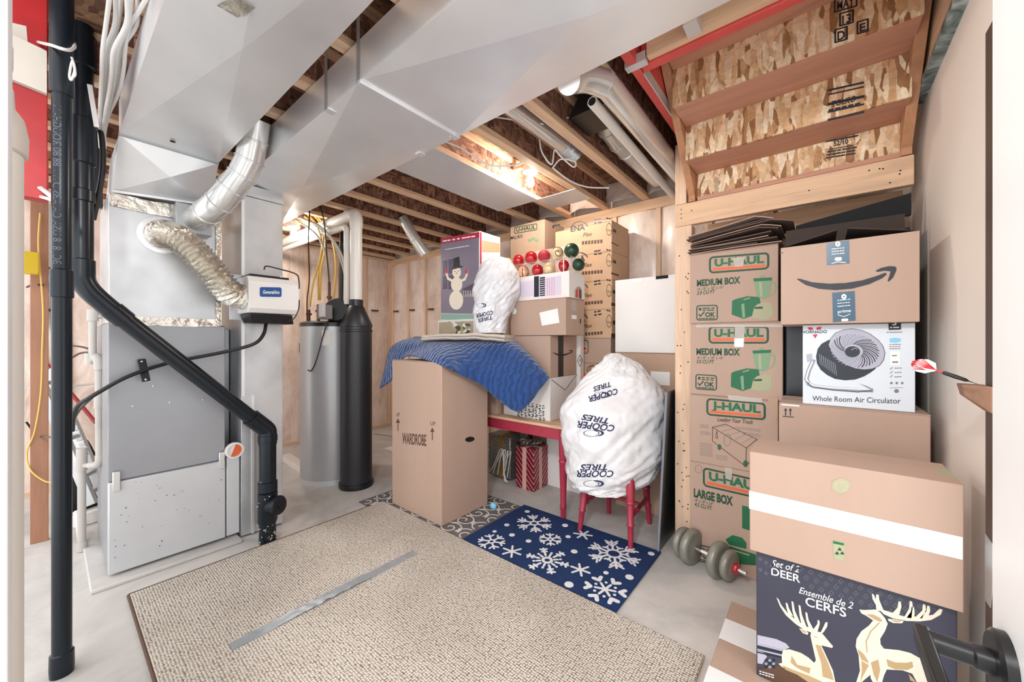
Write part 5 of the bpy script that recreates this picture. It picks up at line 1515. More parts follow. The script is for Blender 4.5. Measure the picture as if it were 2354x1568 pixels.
# column of stacked cartons at the back
lx0, lx1, ly0, ly1 = -1.905, -1.347, 2.97, 3.325
zs = [(2.075, 2.33), (1.835, 2.074), (1.59, 1.834), (1.345, 1.589)]
names = ('tan window-print carton, topmost of the back column beside the ornaments', 'tan window-print carton, second from the top of the back column', 'tan window-print carton, third from the top of the back column', 'tan window-print carton, fourth from the top of the back column')
rows_y = [(495, 568), (568, 637), (637, 707), (707, 778)]
for (z0, z1), lb, (ya, yb) in zip(zs, names, rows_y):
    t = carton('tan_carton', lb, lx0, lx1, ly0, ly1, z0, z1, 'card3', group='tan cartons in the back column')
    P = Print('Y', ly0)
    hy = yb - ya
    P.text('ink', 'ENA', (1312, ya + hy * .52), (1345, ya + hy * .46), 12, bold=.02)
    P.stroke('ink', ell(1333, ya + hy * .42, 19, 16, 14, 0, 190, 340), 2.2)
    P.text('brown_ink', 'Flex', (1340, ya + hy * .68), (1362, ya + hy * .64), 9, shear=.3, bold=.015)
    P.dashes('ink', (1366, ya + hy * .18), (1382, ya + hy * .14), 4.5)
    P.dashes('ink', (1366, ya + hy * .28), (1384, ya + hy * .24), 4.5)
    for k in range(7): P.rect('brown_ink', 1338 + k * 7, ya + hy * .82 - k * .6, 1343 + k * 7, ya + hy * .92 - k * .6)
    P.rect('ink', 1270, ya + hy * .32, 1274, ya + hy * .40); P.dashes('ink', (1274, ya + hy * .36), (1289, ya + hy * .33), 4.5)
    P.done(t)
    P = Print('X', lx1)
    P.stroke('ink', ell(1400, ya + hy * .44, 6, 14, 14), 1.4, True)
    P.rect('ink', 1409, ya + hy * .42, 1416, ya + hy * .56)
    P.text('ink', 'ENA', (1394, ya + hy * .50), (1406, ya + hy * .52), 5)
    P.dashes('ink', (1394, ya + hy * .12), (1404, ya + hy * .15), 4.5)
    P.rect('brown_ink', 1405, ya + hy * .84, 1422, ya + hy * .98)
    P.done(t)
t = carton('tan_carton', 'tan carton with a letter L logo below the window-print cartons', lx0, lx1 - .012, ly0 + .005, ly1, 1.128, 1.344, 'card')
P = Print('Y', ly0 + .005)
P.stroke('dgreen_ink', rrect(1330, 783, 1352, 812, 4), 2, True)
P.text('ink', 'L', (1338, 802), (1347, 802), 14, bold=.03); P.rect('orange_ink', 1334, 804, 1350, 809)
P.done(t)
t = carton('tan_carton', 'tan carton with an orange stripe low in the back column', lx0, lx1 - .008, ly0 + .005, ly1, .61, 1.127, 'card2')
P = Print('Y', ly0 + .005)
P.rect('orange_ink', 1330, 858, 1370, 892); P.stroke('brown_ink', ell(1362, 850, 12, 10, 12), 2, True); P.stroke('brown_ink', ell(1362, 850, 6, 9, 12), 1.6, True)
P.done(t)
carton('tan_carton', 'plain tan carton on the floor at the bottom of the back column', lx0, lx1 - .005, ly0 + .005, ly1, .0, .609, 'card')
t = carton('small_box', 'small brown moving box with black logo high up left of the back column', -2.44, -2.02, 2.965, 3.32, 2.09, 2.475, 'card2')
P = Print('Y', 2.965)
P.stroke('dgreen_ink', rrect(1183, 523, 1234, 537, 2, -.17), 1.8, True)
P.text('dgreen_ink', 'U-HAUL', (1187, 533), (1231, 526), 9, bold=.03)
P.text('ink', 'SMALL BOX', (1172, 551), (1202, 546), 7, bold=.02)
for k in range(3): P.poly('mgreen_ink', ell(1218 + k * 8, 553 - (k % 2) * 4, 5, 4, 8))
P.done(t)
carton('carton', 'plain brown carton standing under the small high box, behind the table', -2.46, -2.0, 2.96, 3.325, 1.045, 2.089, 'card')
carton('carton', 'plain brown carton on the floor behind the red table', -2.46, -2.0, 2.96, 3.325, 0, 1.044, 'card')

# white and brown cartons behind the chair
carton('brown_carton', 'big brown carton on the floor behind the red chair', -1.285, -.735, 2.90, 3.30, 0, 1.228, 'card2')
t = single('shipping_label', MB().box(-1.0, -.86, 2.8985, 2.8997, .99, 1.09), M['white_ink'], 'white shipping label stuck on the brown carton behind the bag', 'label')
wc = carton('white_carton', 'tall plain white carton stacked on the brown carton by the pine post', -1.285, -.735, 2.895, 3.30, 1.23, 1.81, 'white_card', flaps=False)
obj('loose_flap', MB().box(-1.15, -1.06, 2.893, 2.8945, 1.775, 1.808), M['white_ink'], wc)
obj('slot', MB().box(-.96, -.87, 2.8935, 2.8948, 1.785, 1.809), M['hole'], wc)

# ================================================================== UNDER THE TABLE
gb = thing('gift_box', 'red wrapped gift box with pink ribbon under the table', 'gift', (-2.03, 2.79, 0))
gx0, gx1, gy0, gy1, gz = -2.135, -1.935, 2.672, 2.90, .37
obj('wrapped_box', MB().box(gx0, gx1, gy0, gy1, 0, gz), M['wrap'], gb, .006)
obj('ribbon', MB().box(-2.058, -2.015, gy0 - .003, gy1 + .003, .001, gz + .003), M['ribbon'], gb)
obj('ribbon', MB().box(gx0 - .003, gx1 + .003, 2.755, 2.795, .001, gz + .0025), M['ribbon'], gb)
rr = random.Random(5)
for i in range(9):
    a = rr.random() * 6.28; L_ = .07 + .05 * rr.random(); c = Vector((-2.035, 2.78, gz + .02))
    d = Vector((math.cos(a), math.sin(a), .15)); n_ = UP.cross(d).normalized()
    pts = [c, c + d * L_ * .5 + UP * .035 + n_ * .02, c + d * L_ + UP * .012, c + d * L_ * .5 - UP * .003 - n_ * .02, c]
    obj('bow_loop', MB().tube(spline(pts, 6), .011, 8), M['silver_bow'], gb, smooth=60)
g2 = thing('gift_box', 'second red wrapped gift box behind the first, near the table leg', 'gift', (-1.78, 2.97, 0))
obj('wrapped_box', MB().box(-1.93, -1.72, 2.935, 2.965, 0, .005).box(-1.915, -1.66, 2.832 + .11, 2.962, 0.0, .46), M['wrap'], g2, .004)
obj('ribbon', MB().box(-1.80, -1.77, 2.939, 2.964, .001, .462), M['ribbon'], g2)
tg = thing('tinsel_gift_box', 'silver tinsel light-up gift box with gold ribbon left of the red gift', 'decoration', (-2.42, 2.82, 0))
obj('tinsel_frame', MB().box(-2.52, -2.24, 2.72, 2.90, .02, .42), M['tinsel'], tg, .01)
obj('gold_ribbon', MB().box(-2.37, -2.33, 2.715, 2.905, .021, .424), M['gold'], tg)
for i in range(5):
    a = i * 1.25
    obj('cord', MB().tube(spline([(-2.50 + .06 * i, 2.70, .05), (-2.42 + .05 * i, 2.68, .12 + .06 * (i % 3)), (-2.34 + .03 * i, 2.70, .30), (-2.30, 2.69, .22 - .03 * i), (-2.26 + .01 * i, 2.66, .02)]), .005, 7), M['cable'], tg, smooth=60)
tg2 = single('tinsel_gift_box', MB().box(-2.235, -2.15, 2.86, 2.95, 0.0, .50).box(-2.3, -2.15, 2.915, 2.955, .30, .52), M['tinsel'], 'silver tinsel decoration standing behind the red gift under the table', 'decoration', bevel=.008)

# red chair
ch = thing('wooden_chair', 'red painted wooden chair with turned legs beneath the white bag', 'chair', (-1.1, 2.52, 0))
SH = .46
def turned_leg(bx, by, tx_, ty2, r, h=SH - .03, z0=.002):
    a = Vector((bx, by, z0)); b = Vector((tx_, ty2, h)); ax = (b - a)
    H_ = ax.length
    prof = [(r * .60, 0), (r * .70, H_ * .18), (r * .74, H_ * .30), (r * .95, H_ * .315), (r * .95, H_ * .335), (r * .76, H_ * .35), (r * .88, H_ * .62), (r * 1.12, H_ * .635), (r * 1.12, H_ * .655), (r * .92, H_ * .67), (r * 1.10, H_ * .84), (r * .98, H_)]
    return MB().lathe(prof, a, 18, ax)
ft = [((-1.285, 2.315), (-1.255, 2.375), .0145), ((-.925, 2.318), (-.95, 2.375), .0145), ((-1.255, 2.715), (-1.235, 2.66), .002), ((-.955, 2.745), (-.965, 2.66), .002)]
for (b_, t_, z_) in ft:
    obj('leg', turned_leg(*b_, *t_, .026, z0=z_), M['red_wood'], ch, smooth=40)
obj('seat', MB().prism([(-1.28, 2.355, SH - .03), (-.925, 2.355, SH - .03), (-.945, 2.69, SH - .03), (-1.255, 2.69, SH - .03)], (0, 0, .03)), M['red_wood'], ch, .008)
for a, b in (((-1.278, 2.325, .20), (-1.250, 2.70, .20)), ((-.93, 2.325, .20), (-.958, 2.72, .20)), ((-1.278, 2.40, .30), (-1.245, 2.69, .30)), ((-1.24, 2.52, .22), (-.95, 2.52, .22))):
    obj('stretcher', MB().lathe([(.010, 0), (.014, .05), (.012, .12), (.016, .125), (.016, .14), (.012, .145), (.014, (Vector(b) - Vector(a)).length - .05), (.010, (Vector(b) - Vector(a)).length)], a, 14, Vector(b) - Vector(a)), M['red_wood'], ch, smooth=40)

# dark panel leaning on the post
dpn = thing('leaning_board', 'dark glossy board standing on edge beside the pine post', 'board', (-.77, 2.6, 0))
obj('sheet', MB().hexa([(-.788, 2.392, .0148), (-.772, 2.392, .0148), (-.772, 2.88, .0148), (-.788, 2.88, .0148)], [(-.752, 2.44, 1.0), (-.736, 2.44, 1.0), (-.736, 2.88, 1.0), (-.752, 2.88, 1.0)]), M['dark_panel'], dpn, .002)
obj('edge_trim', MB().bar((-.779, 2.389, .016), (-.743, 2.437, 1.0), .012, .006, FWD), M['fan_mid'], dpn)

# ================================================================== DUMBBELL
db = thing('dumbbell', 'grey plate dumbbell with red collars lying on the floor by the boxes', 'dumbbell', (-.53, 2.36, 0))
A = Vector((-.682, 2.437, .105)); B = Vector((-.310, 2.318, .098)); ax = (B - A).normalized(); LN = (B - A).length
obj('bar', MB().lathe([(.012, 0), (.012, LN)], A, 18, ax), M['chrome'], db, smooth=50)
def plate(c, r, th):
    return MB().lathe([(.013, -th / 2), (r * .45, -th / 2), (r * .55, -th * .38), (r * .80, -th * .42), (r * .93, -th * .34), (r * .985, -th * .18), (r, 0), (r * .985, th * .18), (r * .93, th * .34), (r * .80, th * .42), (r * .55, th * .38), (r * .45, th / 2), (.013, th / 2)], c, 40, ax, caps=False)
for s_, r_ in ((.040, .088), (.098, .1025), (.256, .1005), (.315, .080)):
    obj('plate', plate(A + ax * s_, r_,   .060 if r_ > .09 else .050), M['weight'], db, smooth=50)
for s_ in (.010, .350):
    obj('collar', MB().lathe([(.013, -.014), (.022, -.014), (.028, -.008), (.028, .008), (.022, .014), (.013, .014)], A + ax * s_, 6, ax, caps=False), M['red_gloss'], db, .002)
obj('bar_end', MB().lathe([(.0125, 0), (.013, .002), (.011, .012), (.001, .013)], B, 18, ax, caps=False), M['chrome'], db, smooth=50)

# ================================================================== STACK OF MOVING BOXES UNDER THE STAIRS
ux0, ux1, uy0, uy1 = -.611, -.152, 2.460, 2.90
def uhaul_logo(P, x0, y0, x1, y1, sk, txt='U-HAUL', tm=True):
    """rounded logo frame, word and orange bar between photo corners"""
    P.stroke('dgreen_ink', rrect(x0, y0, x1, y1, 8, sk), 4.2, True)
    f = lambda u, v: (x0 + (x1 - x0) * u, y0 + (y1 - y0) * v + sk * (x1 - x0) * u)
    P.poly('orange_ink', [f(.05, .72), f(.95, .72), f(.95, .88), f(.05, .88)])
    a = f(.08, .60); b = f(.93, .60)
    P.text('green_ink', txt, a, b, (y1 - y0) * .46, bold=.045)
    return f
def ok_badge(P, x0, y0, x1, y1, sk):
    P.stroke('dgreen_ink', rrect(x0, y0, x1, y1, 5, sk), 2.4, True)
    f = lambda u, v: (x0 + (x1 - x0) * u, y0 + (y1 - y0) * v + sk * (x1 - x0) * u)
    P.text('dgreen_ink', 'OK', f(.40, .78), f(.90, .78), (y1 - y0) * .30, bold=.04)
    P.stroke('dgreen_ink', [f(.10, .60), f(.18, .74), f(.36, .44)], 2.6)
    P.dashes('dgreen_ink', f(.28, .24), f(.92, .24), 3.5)
    P.dashes('dgreen_ink', f(.28, .38), f(.92, .38), 3.5)
    P.dashes('dgreen_ink', f(.10, .95), f(.92, .95), 3.5)
    P.poly('dgreen_ink', ell(*f(.16, .24), 3.4, 3.4, 10))
def appliances(P, dx, dy):
    g = lambda pts: [(x + dx, y + dy) for x, y in pts]
    P.poly('green_ink', g([(1683, 692), (1690, 688), (1718, 681), (1746, 683), (1750, 708), (1742, 722), (1709, 733), (1682, 723)]))
    P.poly('mgreen_ink', g([(1704, 700), (1711, 697), (1713, 729), (1707, 731)]), .0004)
    P.stroke('lgreen_ink', g([(1710, 689), (1724, 685)]), 2, lift=.0004)
    P.poly('lgreen_ink', g([(1734, 706), (1742, 699), (1760, 694), (1772, 697), (1777, 708), (1778, 726), (1760, 735), (1728, 730)]), .0003)
    P.poly('dgreen_ink', g([(1734, 706), (1754, 705), (1753, 710), (1735, 710)]), .0006)
    P.poly('mgreen_ink', g([(1732, 643), (1775, 640), (1768, 683), (1757, 688), (1740, 682)]), .0003)
    P.poly('lgreen_ink', g([(1745, 648), (1751, 648), (1753, 682), (1747, 682)]), .0006)
    P.poly('green_ink', g([(1732, 640), (1775, 638), (1774, 645), (1733, 647)]), .0006)
    P.rect('mgreen_ink', 1747 + dx, 634 + dy, 1759 + dx, 640 + dy)
    P.stroke('mgreen_ink', g([(1774, 650), (1781, 650), (1784, 660), (1780, 674), (1771, 681)]), 2.6)
zz = [0, .594, .999, 1.425, 1.842]
# large box, bottom
t = carton('moving_box', 'large brown moving box with green lettering, bottom of the stack by the post', ux0, ux1, uy0, uy1, .001, zz[1], 'card', 'moving boxes stacked under the stairs')
P = Print('Y', uy0)
uhaul_logo(P, 1618, 1076, 1762, 1116, .23)
P.text('dgreen_ink', 'LARGE BOX', (1595, 1141), (1685, 1162), 18, bold=.05)
P.text('dgreen_ink', '18" x 18" x 24"', (1597, 1152), (1640, 1163), 7, shear=.2)
P.text('dgreen_ink', '4.5 CU FT', (1597, 1163), (1637, 1174), 9, shear=.2, bold=.015)
P.poly('green_ink', [(1706, 1162), (1724, 1166), (1724, 1220), (1706, 1214)])
P.poly('green_ink', [(1668, 1240), (1684, 1230), (1706, 1236), (1716, 1248), (1716, 1262), (1676, 1252)])
P.poly('green_ink', [(1640, 1254), (1660, 1250), (1738, 1275), (1738, 1300), (1690, 1296), (1668, 1270)])
P.stroke('lgreen_ink', [(1676, 1262), (1722, 1276)], 3, lift=.0004)
ok_badge(P, 1602, 1252, 1638, 1288, .2)
P.stroke('grey_ink', ell(1606, 1078, 8, 9, 14), 1, True); 
P.poly('tape', [(1666, 1073), (1684, 1077), (1682, 1104), (1668, 1100)], .0015)
P.done(t)
t = carton('moving_box', 'brown moving box printed with a trailer drawing, second from bottom', ux0 + .002, ux1 - .02, uy0 - .006, uy1, zz[1] + .001, zz[2], 'card', 'moving boxes stacked under the stairs')
P = Print('Y', uy0 - .006)
uhaul_logo(P, 1626, 917, 1758, 953, .085, 'J-HAUL')
P.text('brown_ink', 'Loading Your Truck', (1649, 968), (1732, 975), 9, shear=.25, bold=.02)
for y in (976, 979, 982, 992, 995, 998): P.stroke('grey_ink', [(1610, y), (1634 if y > 985 else 1629, y + 2)], .8)
for y in range(1018, 1048, 4): P.stroke('grey_ink', [(1609, y), (1638, y + 3)], .9)
for y in (981, 985, 993, 997): P.stroke('grey_ink', [(1690 + (y - 981), y), (1748, y + 7)], .9)
for y in (1046, 1050, 1054): P.stroke('grey_ink', [(1646, y), (1672, y + 4)], .8)
tr1 = [(1638, 982), (1668, 975), (1740, 1010), (1716, 1030)]
P.stroke('brown_ink', tr1, 1.4, True)
P.stroke('brown_ink', [(1638, 982), (1638, 1014), (1714, 1072), (1716, 1030)], 1.4)
P.stroke('brown_ink', [(1648, 990), (1650, 1008), (1645, 1006)], 1.2, True)
P.stroke('brown_ink', [(1714, 1072), (1740, 1046), (1740, 1010)], 1.4)
P.stroke('grey_ink', ell(1672, 1012, 8, 14, 12), 1, True)
for k in range(5): P.stroke('grey_ink', [(1646 + k * 15, 983 + k * 9), (1672 + k * 14, 978 + k * 7)], .8)
P.poly('green_ink', ell(1654, 1028, 4.5, 7, 14)); P.poly('green_ink', ell(1714, 1066, 6, 8, 14))
P.poly('tape', [(1672, 908), (1752, 916), (1752, 926), (1676, 920)], .0015)
P.poly('card2', [(1764, 916), (1788, 912), (1788, 958), (1784, 968), (1778, 962), (1772, 935)], .002)
P.done(t)
for i, (zi, x_off, y_off, lb, dy, sk) in enumerate(((2, .004, -.004, 'medium brown moving box with a clear tape strip over its logo, third from bottom', 160, .0), (3, .0, 0, 'medium brown moving box under the flattened cardboard, topmost of its stack', 0, -.075))):
    t = carton('moving_box', lb, ux0 + x_off, ux1 - (.0 if i == 0 else .02), uy0 + y_off, uy1, zz[zi] + .001, zz[zi + 1], 'card', 'moving boxes stacked under the stairs')
    P = Print('Y', uy0 + y_off)
    if i == 0:
        uhaul_logo(P, 1631, 752, 1765, 788, .0)
        P.text('dgreen_ink', 'MEDIUM BOX', (1601, 815), (1701, 817), 14, bold=.04)
        P.text('dgreen_ink', '18 1/8" x 18" x 16"', (1602, 825), (1664, 826), 6, shear=.2); P.text('dgreen_ink', '3.0 CU FT', (1601, 835), (1642, 836), 8, shear=.2, bold=.02)
        ok_badge(P, 1600, 861, 1647, 894, .06)
        appliances(P, -2, 166)
        P.poly('tape', [(1690, 748), (1712, 748), (1711, 798), (1688, 798)], .0015)
        P.poly('white_ink', [(1688, 778), (1710, 778), (1709, 798), (1688, 798)], .0018)
        P.poly('tape', [(1600, 746), (1800, 746), (1800, 752), (1600, 753)], .0012)
    else:
        uhaul_logo(P, 1632, 592, 1766, 627, -.075)
        P.text('dgreen_ink', 'MEDIUM BOX', (1602, 658), (1702, 651), 14, bold=.04)
        P.text('dgreen_ink', '18 1/8" x 18" x 16"', (1603, 668), (1664, 663), 6, shear=.2); P.text('dgreen_ink', '3.0 CU FT', (1602, 678), (1644, 674), 8, shear=.2, bold=.02)
        ok_badge(P, 1602, 703, 1649, 736, -.02)
        appliances(P, 0, 0)
        P.poly('tape', [(1684, 594), (1712, 590), (1708, 612), (1690, 614)], .0015)
    P.done(t)
# flattened cardboard sheets
rr = random.Random(6)
z = zz[4] + .002
sheet_lbl = ['lowest flattened cardboard sheet on the stacked moving boxes'] + ['flattened cardboard sheet number %s up in the pile on the moving boxes' % w_ for w_ in ('two', 'three', 'four', 'five', 'six', 'seven', 'eight', 'nine')] + ['topmost flattened cardboard sheet with a raised right corner']
for i in range(10):
    th = .0045
    dx = rr.uniform(-.03, .012); w2 = rr.uniform(.36, .47) if i < 5 else rr.uniform(.42, .52); yy = uy0 + rr.uniform(-.02, .03)
    tl = .012 + .007 * i
    mb = MB()
    nx = 10
    vs = []; fs = []
    for a_ in range(nx + 1):
        f = a_ / nx
        for b_ in (0, 1):
            zc = z + .010 * math.sin(f * 3.1 + i) * .4 + tl * (f - .0) * (.5 if i < 5 else 1) * (1 if f < .8 or i < 5 else 1 - (f - .8) * 3) + .003 * b_
            vs.append((ux0 + dx + w2 * f, yy + .35 * b_, zc)); vs.append((ux0 + dx + w2 * f, yy + .35 * b_, zc + th))
    for a_ in range(nx):
        k = a_ * 4
        fs += [(k, k + 4, k + 6, k + 2), (k + 1, k + 3, k + 7, k + 5), (k, k + 1, k + 5, k + 4), (k + 2, k + 6, k + 7, k + 3)]
    fs += [(0, 2, 3, 1), (nx * 4, nx * 4 + 1, nx * 4 + 3, nx * 4 + 2)]
    single('cardboard_sheet', MB().add(vs, fs), M['card_dark'] if i % 3 else M['card'], sheet_lbl[i], 'cardboard', 'flattened cardboard on the moving boxes', smooth=30)
    z += .0115

# brown carton, fan carton, open carton
bx0, bx1, byy = -.148, .330, 2.14
t = carton('brown_carton', 'plain brown carton with two up arrows beneath the fan carton', bx0, bx1, byy, 2.44, .001, 1.035, 'card')
P = Print('Y', byy)
for x in (1806, 1817):
    P.stroke('ink', [(x, 955), (x, 943)], 2); P.poly('ink', [(x - 4, 944), (x + 4, 944), (x, 938)])
P.stroke('ink', [(1800, 957), (1824, 959)], 1.8)
P.rect('white_ink', 1796, 928, 1838, 935)
P.done(t)
fx0, fx1, fy0 = -.061, .292, 2.165
t = carton('fan_carton', 'pale blue carton printed with a black room fan on a curved stand', fx0, fx1, fy0, 2.42, 1.036, 1.392, 'fan_bg', flaps=False, bev=.002)
P = Print('Y', fy0)
q = lambda x, y: (1840 + x / 6.819, 720 + y / 6.819)
P.poly('fan_dark', [q(*p) for p in ((440, 420), (330, 480), (270, 560), (245, 680), (260, 790), (320, 890), (420, 970), (540, 1030), (700, 1052), (860, 1040), (1000, 990), (1100, 930), (1180, 870), (1100, 600), (700, 400))])
for k in range(9):
    P.stroke('fan_mid', [q(300 + k * 30, 640 + k * 18), q(310 + k * 32, 800 + k * 22)], 1.0, lift=.0003)
rim = [(440, 500), (470, 400), (550, 310), (680, 258), (820, 246), (960, 270), (1090, 325), (1210, 415), (1290, 510), (1325, 620), (1305, 730), (1240, 820), (1130, 872), (1000, 886), (860, 868), (720, 815), (600, 740), (500, 630)]
P.poly('fan_grey', [q(*p) for p in rim], .0004)
P.stroke('fan_dark', [q(*p) for p in rim], .9, True, lift=.0007)
for k in range(36):
    a = 2 * math.pi * k / 36
    pts = []
    for s in range(6):
        u = .34 + .52 * s / 5; aa = a + .75 * (s / 5)
        pts.append(q(835 + 30 * (u - .3) + 440 * u * math.cos(aa), 590 + 300 * u * math.sin(aa) + 110 * u * math.cos(aa) * .35))
    P.stroke('fan_dark' if k % 36 in (27, 28, 29, 30, 31, 32, 33, 34, 35, 0, 1, 2, 3, 4, 17, 18, 19) else 'fan_mid', pts, 2.0 if k % 2 else 1.3, lift=.0007)
P.poly('fan_dark', [q(815 + 120 * math.cos(t_), 605 + 86 * math.sin(t_)) for t_ in [i * math.pi / 12 for i in range(24)]], .001)
P.stroke('fan_mid', [q(800, 575), q(850, 545), q(890, 565)], 1.6, lift=.0014)
P.stroke('fan_mid', [q(200, 740), q(130, 900), q(95, 1030), q(130, 1110), q(220, 1150), q(500, 1180), q(900, 1205), q(1120, 1210)], 8, lift=.0003)
P.stroke('white_ink', [q(190, 760), q(125, 900), q(90, 1030), q(135, 1100), q(220, 1140), q(500, 1168), q(900, 1190), q(1110, 1190)], 3, lift=.0006)
P.stroke('fan_dark', [q(110, 1080), q(170, 1150), q(500, 1205), q(900, 1235), q(1120, 1215)], 1.6, lift=.0007)
P.poly('fan_mid', [q(*p) for p in ((920, 1100), (1060, 1150), (1145, 1195), (1120, 1215), (1030, 1160))], .0007)
P.poly('fan_grey', [q(*p) for p in ((90, 650), (180, 628), (195, 745), (105, 765))], .0006)
P.text('ink', 'VORNADO', q(35, 320), q(415, 312), 7, bold=.012, lift=.0008)
P.poly('red_ink', [q(112, 225), q(180, 220), q(205, 262), q(135, 264)], .0004); P.poly('red_ink', [q(258, 222), q(335, 214), q(312, 258), q(245, 262)], .0004)
P.poly('red_ink', [q(190, 335), q(272, 330), q(232, 398)], .0004)
P.text('ink', 'Whole Room Air Circulator', q(190, 1372), q(1570, 1418), 11.5, lift=.0004)
P.poly('ink', [q(1376, 98), q(1574, 88), q(1576, 258), q(1384, 266)], .0004)
P.text('white_ink', '5', q(1440, 190), q(1505, 188), 12, bold=.02, lift=.0009)
P.dashes('white_ink', q(1405, 235), q(1548, 232), 3, lift=.0009)
P.dashes('grey_ink', q(1352, 310), q(1610, 304), 2.6, lift=.0004)
P.poly('sky_ink', [q(*p) for p in ((1395, 400), (1480, 385), (1570, 400), (1575, 440), (1500, 462), (1400, 455))], .0004)
for k, s in enumerate(('POWERFUL AIRFLOW', 'Multi-level speeds', 'for the whole room')): P.dashes('grey_ink', q(1395, 500 + 33 * k), q(1575, 498 + 33 * k), 2.4, lift=.0004)
P.rect('white_ink', *q(1405, 600), *q(1560, 820), .0002)
P.dashes('grey_ink', q(1440, 680), q(1515, 678), 4, lift=.0006); P.dashes('grey_ink', q(1445, 785), q(1530, 783), 5, lift=.0006)
for k in range(3):
    P.dashes('grey_ink', q(1475, 870 + k * 68), q(1590, 868 + k * 68), 2.4, lift=.0004)
    P.stroke('grey_ink', [q(1405, 880 + k * 62), q(1440, 850 + k * 62)], 1.2, lift=.0004)
    P.poly('grey_ink', ell(*q(1425 + 85 * k, 1095), 3, 3, 8), .0004)
P.stroke('grey_ink', [q(1400, 1170), q(1605, 1168)], .7, lift=.0004)
P.poly('grey_ink', ell(*q(1505, 1220), 5.5, 4.5, 12), .0004)
P.done(t)
ax0, ax1, ay0, az0, az1 = -.138, .295, 2.10, 1.394, 1.742
t = thing('open_carton', 'open brown carton with a curved arrow logo on top of the fan carton', 'box', (.08, 2.25, az0))
obj('front_wall', MB().box(ax0, ax1, ay0, ay0 + .005, az0, az1), M['card'], t, .0015)
obj('back_wall', MB().box(ax0, ax1, 2.415, 2.42, az0, az1), M['card'], t)
obj('side_wall', MB().box(ax0, ax0 + .005, ay0 + .0055, 2.4145, az0, az1), M['card'], t)
obj('side_wall', MB().box(ax1 - .005, ax1, ay0 + .0055, 2.4145, az0, az1), M['card'], t)
obj('floor_panel', MB().box(ax0 + .0055, ax1 - .0055, ay0 + .0055, 2.4145, az0, az0 + .005), M['card'], t)
ym = (ay0 + 2.42) / 2
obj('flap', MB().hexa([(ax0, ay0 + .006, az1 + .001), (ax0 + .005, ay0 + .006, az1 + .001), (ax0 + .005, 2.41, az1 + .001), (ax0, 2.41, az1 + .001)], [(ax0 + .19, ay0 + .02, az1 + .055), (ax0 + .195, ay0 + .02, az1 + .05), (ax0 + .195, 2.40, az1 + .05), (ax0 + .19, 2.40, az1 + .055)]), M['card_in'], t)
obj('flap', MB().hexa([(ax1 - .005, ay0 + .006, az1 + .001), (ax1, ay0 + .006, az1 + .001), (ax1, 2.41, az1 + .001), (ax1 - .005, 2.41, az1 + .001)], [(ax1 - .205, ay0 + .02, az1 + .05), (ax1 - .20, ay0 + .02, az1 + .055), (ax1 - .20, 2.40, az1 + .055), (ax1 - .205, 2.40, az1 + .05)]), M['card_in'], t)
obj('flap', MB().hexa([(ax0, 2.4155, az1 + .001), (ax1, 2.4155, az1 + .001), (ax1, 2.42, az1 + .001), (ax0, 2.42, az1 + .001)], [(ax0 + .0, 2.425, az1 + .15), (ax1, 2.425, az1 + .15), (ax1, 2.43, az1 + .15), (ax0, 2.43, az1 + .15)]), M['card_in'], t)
P = Print('Y', ay0)
P.poly('ptape', [(1900, 560), (1952, 552), (1953, 606), (1901, 610)])
P.poly('ptape', [(1913, 673), (1965, 669), (1967, 737), (1915, 741)])
P.poly('white_ink', ell(1926, 561, 6, 6, 14), .0005); P.poly('white_ink', ell(1940, 682, 6, 6, 14), .0005)
P.poly('ptape', ell(1926, 561, 2, 2, 8), .001); P.poly('ptape', ell(1940, 682, 2, 2, 8), .001)
for k, (y0_, s) in enumerate(((574, 'responsible packaging'), (580, 'sealed for your order'), (586, 'handle with care'), (692, 'responsibility by'), (699, 'millions of boxes'), (706, 'packed to recycle'))):
    x_ = 1912 if y0_ < 600 else 1925
    P.dashes('white_ink', (x_, y0_), (x_ + 30, y0_ - 3), 2.4, lift=.0005)
P.poly('white_ink', rrect(1919, 592, 1935, 600, 3, -.05), .0005)
P.stroke('white_ink', [(1912, 606), (1926, 602), (1944, 604)], 1.4, lift=.0005)
P.text('white_ink', 'prime', (1926, 720), (1956, 717), 7, bold=.01, lift=.0005)
P.stroke('white_ink', [(1926, 724), (1940, 728), (1954, 722)], 1.2, lift=.0005)
P.poly('white_ink', rrect(1934, 733, 1950, 739, 3, -.05), .0005)
Q = lambda x, y: (1500 + x / 2.6136, 480 + y / 2.6136)
arr = [(865, 422), (885, 420), (960, 442), (1060, 450), (1160, 446), (1260, 430), (1340, 406), (1398, 384), (1408, 394), (1380, 418), (1300, 454), (1200, 480), (1100, 489), (1000, 481), (920, 458)]
P.poly('ink', [Q(*p) for p in arr])
hd = [(1340, 372), (1372, 356), (1420, 345), (1455, 346), (1466, 354), (1464, 374), (1445, 414), (1420, 438), (1412, 434), (1424, 400), (1430, 376), (1395, 372), (1350, 380)]
P.poly('ink', [Q(*p) for p in hd])
P.stroke('ink', [(1793, 582), (1800, 581)], 1.6)
P.done(t)
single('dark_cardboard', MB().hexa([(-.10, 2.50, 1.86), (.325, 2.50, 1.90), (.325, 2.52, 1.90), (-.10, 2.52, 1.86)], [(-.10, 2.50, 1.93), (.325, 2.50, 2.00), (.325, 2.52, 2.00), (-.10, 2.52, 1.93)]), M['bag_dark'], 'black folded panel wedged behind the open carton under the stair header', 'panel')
single('gap_infill', MB().box(-.145, .32, 2.47, 2.85, .001, 1.84), M['dark_panel'], 'dark blue tote added for the dark gap behind the fan carton', 'infill', bevel=.01)  # dark block added for the shaded gap and the blue cloth in it

